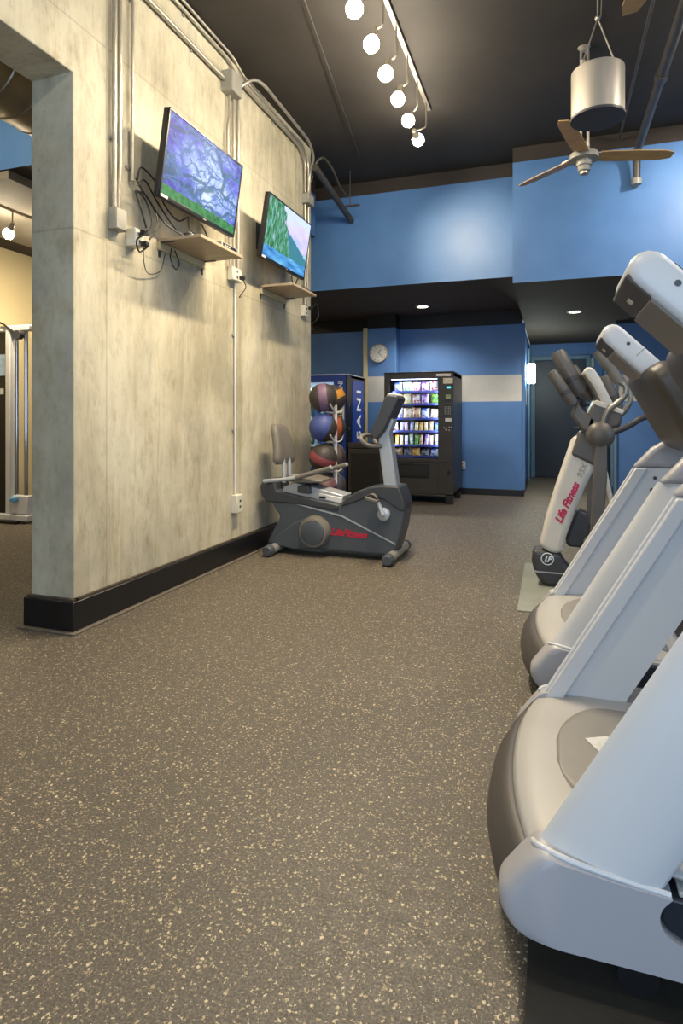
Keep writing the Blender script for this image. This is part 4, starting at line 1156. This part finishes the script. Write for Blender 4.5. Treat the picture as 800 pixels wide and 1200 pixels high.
for r0, r1 in ((.044, .038),):
    ringl.loft([[(lg.x + r0 * math.cos(2 * PI * k / n_), cu, lg.z + r0 * math.sin(2 * PI * k / n_)) for k in range(n_)],
                [(lg.x + r1 * math.cos(2 * PI * k / n_), cu, lg.z + r1 * math.sin(2 * PI * k / n_)) for k in range(n_)]], cap=False)
lo = ringl.build('emblem_ring', M['wtext'], t, solid=.002)
text('emblem', 'LF', M['wtext'], lo, .055, frame((lg.x, cu - .001, lg.z - .019), (1, 0, 0), (0, 0, 1)), shear=.35, align='CENTER', bold=.002, space=.75)
colm = [(631.5, 637), (640, 602), (650, 570), (660, 541), (670, 512), (690, 506), (700, 540), (686, 568), (674, 596), (664, 624), (657, 647), (644, 646)]
B().prism(XZ(colm, EC), 'y', EC - .085, EC + .085).build('column', M['ell_white'], t, bevel=.045, seg=5)
ta, tb = P(653.5, 613, EC - .09), P(676.5, 564, EC - .09)
ux = Vector((tb.x - ta.x, 0, tb.z - ta.z))
M['pinkred'] = simple('crimson_print', 'c8285c', .5)
text('lettering', 'Life Fitness', M['pinkred'], t, .072, frame((ta.x + .022, EC - .0875, ta.z - .004), ux, (-ux.z, 0, ux.x)), shear=.3, bold=.003, space=.95)
text('lettering', '95X', M['boxgrey'], t, .06, frame((tb.x + .026, EC - .0875, tb.z + .018), ux, (-ux.z, 0, ux.x)), shear=.2)
collar = [(677, 506), (668, 532), (699, 547), (716, 515), (700, 498)]
B().prism(XZ(collar, EC), 'y', EC - .10, EC + .10).build('column_collar', M['ell_grey'], t, bevel=.02, seg=3)
tray = [(690, 478), (697, 470), (728, 482), (724, 500), (700, 505), (684, 500)]
B().prism(XZ(tray, EC), 'y', EC - .16, EC + .16).build('console_base', M['ell_grey'], t, bevel=.02, seg=3)
B().prism(XZ([(693, 474), (697, 469), (729, 481), (727, 486)], EC - .05), 'y', EC - .17, EC + .17).build('tray_rim', M['ell_white'], t, bevel=.006)
# hubs and moving arms, near and far side
for yy, nm in ((EC - .28, 0), (EC + .28, 1)):
    hc = P(703, 510, EC - .28); hc.y = yy
    B().ball(hc, (.090, .055, .090), 28, 16).build('pivot_hub', M['ell_grey'], t)
    B().cyl((hc.x, yy, hc.z), (hc.x, EC, hc.z), .04).build('pivot_axle', M['ell_grey'], t)
    dz = [(P(a, b, EC - .28)) for a, b in ((697, 520), (711, 520), (711, 560), (706, 620), (702, 636), (690, 636), (692, 615), (695, 560))]
    B().prism([(p.x, p.z) for p in dz], 'y', yy - .03, yy + .03).build('swing_arm', M['ell_grey'], t, bevel=.012, seg=3)
    jt = P(694, 638, EC - .28)
    B().cyl((jt.x, yy - .05, jt.z), (jt.x, yy + .05, jt.z), .055).build('arm_joint', M['ell_dark'], t)
    # pedal bar running back, pedal
    bk = Vector((jt.x + 1.25, yy, .26))
    B().tube([(jt.x, yy, jt.z), (jt.x + .55, yy, .24), bk], .03, 10).build('pedal_bar', M['ell_dark'], t)
    B().box(jt.x + .35, jt.x + .75, yy - .08, yy + .08, .27, .31).build('pedal', M['plastic_black'], t, bevel=.012)
    # grip arm leaning back over the hub
    k = [P(a, b, EC - .28) for a, b in ((706, 498), (712, 482), (730, 466), (733, 454), (725, 447))]
    kk = [(p.x, yy, p.z) for p in k]
    if nm == 0:
        B().tube(smooth_path(kk, 5), .019, 12).build('handle_tube', M['ell_metal'], t)
        g = [P(a, b, EC - .28) for a, b in ((725, 448), (711, 427), (700, 411))]
        B().tube(smooth_path([(p.x, yy, p.z) for p in g], 5), [.030] * 5 + [.036] * 6, 14).build('hand_grip', M['bike_tan'], t)
    else:
        kf = [P(a, b, EC + .28) for a, b in ((706, 500), (722, 490), (734, 478), (738, 462), (722, 436), (716, 424))]
        B().tube(smooth_path(kf, 5), .02, 12).build('handle_tube', M['ell_metal'], t)
# rear-facing heart-rate bar
kr = [P(a, b, EC - .2) for a, b in ((716, 508), (735, 500), (757, 488), (790, 484))]
B().tube(smooth_path(kr, 4), .02, 12).build('pulse_bar', M['ell_dark'], t)
# front struts with the two thick cylinders left of the console
cl = [(668, 486), (676, 470), (684, 482), (698, 490), (698, 505), (683, 507)]
B().prism(XZ(cl, EC - .12), 'y', EC - .16, EC - .04).build('holder_bracket', M['ell_grey'], t, bevel=.02, seg=3)
for (a, b, c, d_, r, yy) in ((672, 474, 646, 436, .038, EC - .16), (681, 462, 653, 413, .052, EC - .10), (692, 470, 672, 430, .028, EC + .10), (726, 480, 708, 441, .034, EC + .12)):
    p0, p1 = P(a, b, yy), P(c, d_, yy)
    B().tube([p0, p0.lerp(p1, .1), p0.lerp(p1, .93), p1], [r * .8, r, r, r * .86], 20).build('holder_cylinder', M['ell_grey'], t)
    B().tube([p0.lerp(p1, .3), p0.lerp(p1, .42)], [r * 1.06, r * 1.06], 20).build('holder_band', M['ell_dark'], t)
    B().cyl(p1, p1 + (p1 - p0).normalized() * .006, r * .82).build('holder_cap', M['ell_metal'], t)
# console: white shell leaning back, dark back plate
con = [(681, 437), (686, 432), (693, 433), (701, 444), (717, 476), (713, 482), (706, 478), (694, 455)]
B().prism(XZ(con, EC), 'y', EC - .17, EC + .20).build('console_shell', M['ell_white'], t, bevel=.018, seg=3)
B().prism(XZ([(686, 447), (692, 446), (708, 478), (704, 480)], EC - .0), 'y', EC - .12, EC + .15).build('console_back', M['ell_grey'], t, bevel=.008)
B().tube(smooth_path([P(676, 466, EC - .1), P(682, 470, EC - .12), P(679, 476, EC - .1), P(690, 474, EC - .1)], 4), .008, 8).build('headphone_cord', M['cable'], t)
# base
B().box(.10, 2.05, EC - .06, EC + .06, .05, .12).build('base_beam', M['ell_dark'], t, bevel=.015)
for xx in (.12, 2.0):
    B().box(xx - .05, xx + .05, EC - .30, EC + .30, .0065, .06).build('base_foot', M['ell_dark'], t, bevel=.015)
    B().cyl((xx, EC - .34, .04), (xx, EC - .29, .04), .03).build('level_foot', M['bike_silver'], t)
B().prism([(1.15, .1), (1.3, .62), (1.5, .72), (1.75, .7), (1.95, .5), (2.0, .12)], 'y', EC - .14, EC + .14).build('drive_housing', M['ell_dark'], t, bevel=.05, seg=4)
for yy in (EC - .2, EC + .2):
    B().cyl((1.6, yy - .02, .42), (1.6, yy + .02, .42), .2, n=28).build('crank_wheel', M['ell_grey'], t)
B().prism(XZ([(676, 596), (688, 600), (690, 625), (680, 640), (664, 638), (662, 630)], EC + .1), 'y', EC + .02, EC + .20).build('front_link_housing', M['ell_dark'], t, bevel=.02, seg=3)
B().tube([P(709, 553, EC + .25), P(717, 594, EC + .25)], .016, 8).build('rear_link_rod', M['ell_white'], t)

# ------------------------------------------------------------------ treadmills (x = towards the user, front at -x; origin on the centre line)
M['tm_white'] = simple('white_treadmill_shell', 'cfd0d2', .34, var=.02, scale=3)
M['tm_pearl'] = simple('pearl_treadmill_cover', 'a9a8ad', .38, var=.02, scale=3)
M['tm_silver'] = simple('silver_grey_hood', 'aeacaa', .5, .1, var=.04, scale=4)
M['tm_lip'] = simple('dark_grey_bumper', '4b4745', .5, var=.05)
M['tm_navy'] = simple('navy_black_rail', '23262f', .4, var=.08)
M['tm_back'] = simple('taupe_console_back', '857f7a', .45, var=.04)
M['tm_dash'] = simple('dark_taupe_dash', '4a453f', .42, var=.06)
M['belt'] = simple('black_running_belt', '191a1d', .7, var=.15, bump=.3)
def closed_curve(pts, n=4):
    out = []
    L = len(pts)
    for i in range(L):
        a, b, c, d = (Vector((*pts[(i + k) % L], 0)) for k in (-1, 0, 1, 2))
        for k in range(n):
            u = k / n
            p = 0.5 * (2 * b + (c - a) * u + (2 * a - 5 * b + 4 * c - d) * u * u + (3 * b - a - 3 * c + d) * u ** 3)
            out.append((p.x, p.y))
    return out
def treadmill():
    t = thing('treadmill', 'x', 'treadmill', (0, 0, 0), 'row of treadmills', local=True)
    HW = .405
    NY = 24
    ys = [-HW + 2 * HW * k / NY for k in range(NY + 1)]
    xf = lambda y: -.068 + .062 * (abs(y) / HW) ** 2.2
    # hood top
    prof = [(0, .243), (.012, .258), (.05, .268), (.14, .277), (.26, .278), (.38, .265), (.48, .24), (.55, .19)]
    hood = B().grid([[(xf(y) * (1 - min(1, s_ / .3)) + s_, y, z + .012 * (1 - (y / HW) ** 2)) for s_, z in prof] for y in ys])
    hood.build('motor_hood', M['tm_silver'], t, angle=60, solid=.008)
    # raised inset panel on the hood
    pan_ = []
    for k in range(13):
        a = PI / 2 + PI * k / 12
        pan_.append((.16 + .12 * math.cos(a) * 1.0, .27 * math.sin(a)))
    pan_ += [(.45, -.27), (.45, .27)]
    def hz(x_, y_):
        s_ = x_
        z = prof[0][1]
        for (a, za), (b, zb_) in zip(prof, prof[1:]):
            if a <= s_ <= b: z = za + (zb_ - za) * (s_ - a) / (b - a)
        return z + .012 * (1 - (y_ / HW) ** 2)
    nx_ = 30
    rows_ = []
    for k in range(nx_ + 1):
        x_ = .045 + (.45 - .045) * k / nx_
        hwp = .28 * math.sqrt(max(0.02, 1 - max(0, (.2 - x_) / .158) ** 2)) if x_ < .2 else .28
        rows_.append([(x_, -hwp + 2 * hwp * j / 10, hz(x_, -hwp + 2 * hwp * j / 10) + .0075) for j in range(11)])
    B().grid(rows_).build('hood_panel', simple('brushed_grey_panel', '8c8985', .48, .1, var=.05), t, angle=60, solid=.004)
    B().box(-.035, .035, -.05, .05, 0, .0015).build('warning_label', simple('white_label_print', 'd9d9d6', .5, var=.12, scale=60), t,
        xform=Matrix.Translation((.175, .03, hz(.175, .03) + .0100)) @ Matrix.Rotation(.5, 4, 'Z'))
    # front bumper
    yb = [y * .93 for y in ys]
    lp = [(0, .247), (-.03, .22), (-.056, .18), (-.064, .145), (-.058, .11), (-.035, .075), (.02, .06)]
    B().grid([[(xf(y) + a * (1 - .35 * (abs(y) / HW) ** 3), y, max(z, .06 + .05 * (abs(y) / HW) ** 3) + .012 * (1 - (y / HW) ** 2) * (z - .06) / .19) for a, z in lp] for y in yb]).build('front_bumper', M['tm_lip'], t, angle=60, solid=.008)
    B().ball((-.131, 0, .15), (.004, .008, .010), 10, 6).build('status_light', emit('blue_led', '4a6cff', 6), t)
    B().box(.02, .5, -.36, .36, .07, .235).build('motor_pan', M['tm_navy'], t)
    # side covers wrapping the front corners
    for s in (-1, 1):
        fr = smooth_path([Vector((a, b_, 0)) for a, b_ in ((.256, .257), (.13, .273), (.05, .282), (.008, .283), (-.022, .258), (-.055, .216), (-.078, .18), (-.076, .14), (-.05, .106), (0.0, .093), (.06, .09), (.155, .091))], 3)
        bk_ = smooth_path([Vector((a, b_, 0)) for a, b_ in ((.55, .145), (.38, .152), (.288, .163), (.248, .182), (.234, .207), (.238, .234), (.256, .257))], 3)
        out = [(1.90, .098), (1.90, .136)] + [(p.x, p.y) for p in bk_[:-1]] + [(p.x, p.y) for p in fr] + [(.5, .096)]
        rings = []
        for (yy, k) in ((.355, .0), (.395, .0), (.418, .05), (.431, .13), (.439, .24), (.444, .38)):
            rr = []
            for (a, b_) in out:
                fx = max(0, .09 - a) / .17                      # roll the front corner round to the side
                zr_ = max(0, min(1, (.26 - a) / .1))
                zc_ = b_ + (.18 - b_) * k * .22 * (.35 + .65 * zr_)
                rr.append((a + fx * k * .10, s * yy, zc_))
            rings.append(rr)
        B().loft(rings).build('side_cover', M['tm_pearl'], t, angle=50)
        B().prism([(.25, .25), (1.92, .245), (1.92, .14), (.55, .146), (.29, .164), (.25, .184), (.237, .207), (.24, .234)], 'y', s * .33, s * .432).build('side_rail', M['tm_navy'], t, bevel=.006)
        B().box(.27, 1.92, min(s * .30, s * .425), max(s * .30, s * .432), .2505, .262).build('foot_rail', M['tm_silver'], t, bevel=.003)
        B().tube(smooth_path([(.254, s * .434, .258), (.17, s * .436, .268), (.09, s * .434, .278), (.04, s * .425, .283), (.005, s * .405, .282), (-.008, s * .385, .276)], 4), .006, 8).build('cover_rim', M['tm_white'], t)
        # uprights
        LX = .577
        up_ = lambda x_, z: x_ + LX * (z - .27)
        z1 = .95
        sec = [(.004, .372), (.0, .378), (.008, .390), (.026, .403), (.052, .415), (.085, .425), (.122, .433), (.162, .438), (.20, .439), (.236, .434), (.247, .426), (.25, .412), (.25, .372)]
        uo = B().loft([[(up_(a, z), s * b_, z) for a, b_ in sec] for z in (.25, .45, .7, z1)]).build('upright', M['tm_white'], t, angle=50)
        B().prism([(up_(.012, .26), .26), (up_(.068, .26), .26), (up_(.068, z1 - .003), z1 - .003), (up_(.012, z1 - .003), z1 - .003)], 'y', s * .352, s * .385).build('upright_rib', M['tm_white'], uo, bevel=.006)
        for (x_, z) in ((.15, .84), (.13, .90)):
            B().cyl((up_(x_, z), s * .374, z), (up_(x_, z), s * .366, z), .009, n=10).build('bolt', M['plastic_dark'], uo)
        sh = [(up_(0.0, z1), z1), (up_(.247, z1), z1), (up_(.255, 1.06), 1.06), (up_(.24, 1.15), 1.15), (up_(.10, 1.12), 1.12), (up_(.03, 1.05), 1.05)]
        B().prism(sh, 'y', s * .36, s * .437).build('shoulder', M['tm_pearl'], t, bevel=.025, seg=4)
        # handrail
        B().tube(smooth_path([(.66, s * .39, 1.10), (.85, s * .39, 1.08), (1.15, s * .39, 1.0), (1.25, s * .38, .96)], 4), .024, 12).build('handrail', M['tm_dash'], t)
        # wheels and rear foot
        B().cyl((.20, s * .36, .0468), (.20, s * .40, .0468), .04).build('wheel', M['plastic_black'], t)
        B().cyl((1.85, s * .36, .0068), (1.85, s * .36, .14), .025).build('rear_foot', M['plastic_black'], t)
    B().box(.45, 1.93, -.33, .33, .10, .20).build('deck', M['tm_navy'], t)
    B().box(.50, 1.93, -.28, .28, .2005, .215).build('running_belt', M['belt'], t, bevel=.004)
    B().cyl((1.93, -.28, .17), (1.93, .28, .17), .043).build('rear_roller', M['belt'], t)
    B().box(1.90, 1.99, -.44, -.285, .10, .25).build('end_cap', M['tm_lip'], t, bevel=.02)
    B().box(1.90, 1.99, .285, .44, .10, .25).build('end_cap', M['tm_lip'], t, bevel=.02)
    # dash: wide dark housing, rounded at both ends
    dprof = [(.365, 1.37), (.385, 1.41), (.44, 1.43), (.60, 1.40), (.78, 1.24), (.82, 1.14), (.76, 1.08), (.62, 1.045), (.53, 1.07), (.48, 1.14), (.42, 1.26)]
    dprof = closed_curve(dprof, 4)
    cxm, czm = .58, 1.23
    rings = []
    for yy, k in ((-.392, .70), (-.388, .80), (-.375, .90), (-.35, .97), (-.30, 1), (.30, 1), (.35, .97), (.375, .90), (.388, .80), (.392, .70)):
        rings.append([(cxm + (a - cxm) * k, yy, czm + (b_ - czm) * k) for a, b_ in dprof])
    B().loft(rings).build('dash_housing', M['tm_dash'], t, angle=75)
    B().box(-.16, .16, -.33, .33, 0, .012).build('dash_panel', M['plastic_black'], t, bevel=.004, xform=Matrix.Translation((.70, 0, 1.325)) @ Matrix.Rotation(.72, 4, 'Y'))
    # console slab: long axis slopes 45 degrees, top towards the front
    A = Matrix.Translation((.262, 0, 1.552)) @ Matrix.Rotation(math.radians(45), 4, 'Y')   # local +x runs down towards the user, local +z up-right
    Wc = .17
    def rr_ring(y, k):
        L0, L1, T = -.055 + k, .42 - k * .2, .047 - k * .7
        pts = []
        for q in range(9):
            a = PI / 2 + PI * q / 8
            pts.append((L0 + .043 + (T) * math.cos(a), y, T * math.sin(a)))
        pts += [(L1, y, -T), (L1, y, T)]
        return pts
    sh_ = B().loft([rr_ring(-Wc, .022), rr_ring(-Wc + .006, .010), rr_ring(-Wc + .016, .003), rr_ring(-Wc + .03, 0), rr_ring(Wc - .03, 0), rr_ring(Wc - .016, .003), rr_ring(Wc - .006, .010), rr_ring(Wc, .022)])
    so = sh_.build('console_shell', M['tm_white'], t, angle=50, xform=A)
    # taupe back cover: recessed tray under the shell with a dark pad painting the shade of the top pocket
    B().box(.045, .42, -Wc + .014, Wc - .014, -.053, -.0465).build('console_back', M['tm_back'], t, bevel=.006, xform=A)
    pk = B()
    pk.box(-.040, .043, -Wc + .014, Wc - .014, -.051, -.036)
    pk.build('pocket_shade', M['tm_lip'], t, bevel=.010, seg=3, xform=A)
    B().box(-.002, .016, -.02, .02, -.055, -.051).build('pocket_lens', M['ivory'], t, bevel=.003, xform=A)
    B().box(.02, .40, -.15, .15, .0465, .0482).build('screen', M['plastic_black'], t, xform=A)
    B().cyl((.06, -Wc - .001, .012), (.06, -Wc + .012, .012), .008, n=16).build('side_jack', M['plastic_dark'], t, xform=A)
    B().box(.118, .122, -Wc - .0008, -Wc + .01, -.004, .040).build('shell_seam', M['boxgrey'], t, xform=A)
    B().prism([(.40, 1.36), (.52, 1.42), (.58, 1.36), (.5, 1.25)], 'y', -.12, .12).build('console_neck', M['tm_dash'], t, bevel=.01)
    return t
T1 = treadmill()
T2 = copy_tree(T1)
T1.location = (-.03, 1.78, 0)
T2.location = (.0, 3.02, 0)
tag(T1, 'nearest white treadmill filling the lower right corner of the view', 'treadmill')
tag(T2, 'second white treadmill between the nearest one and the elliptical', 'treadmill')
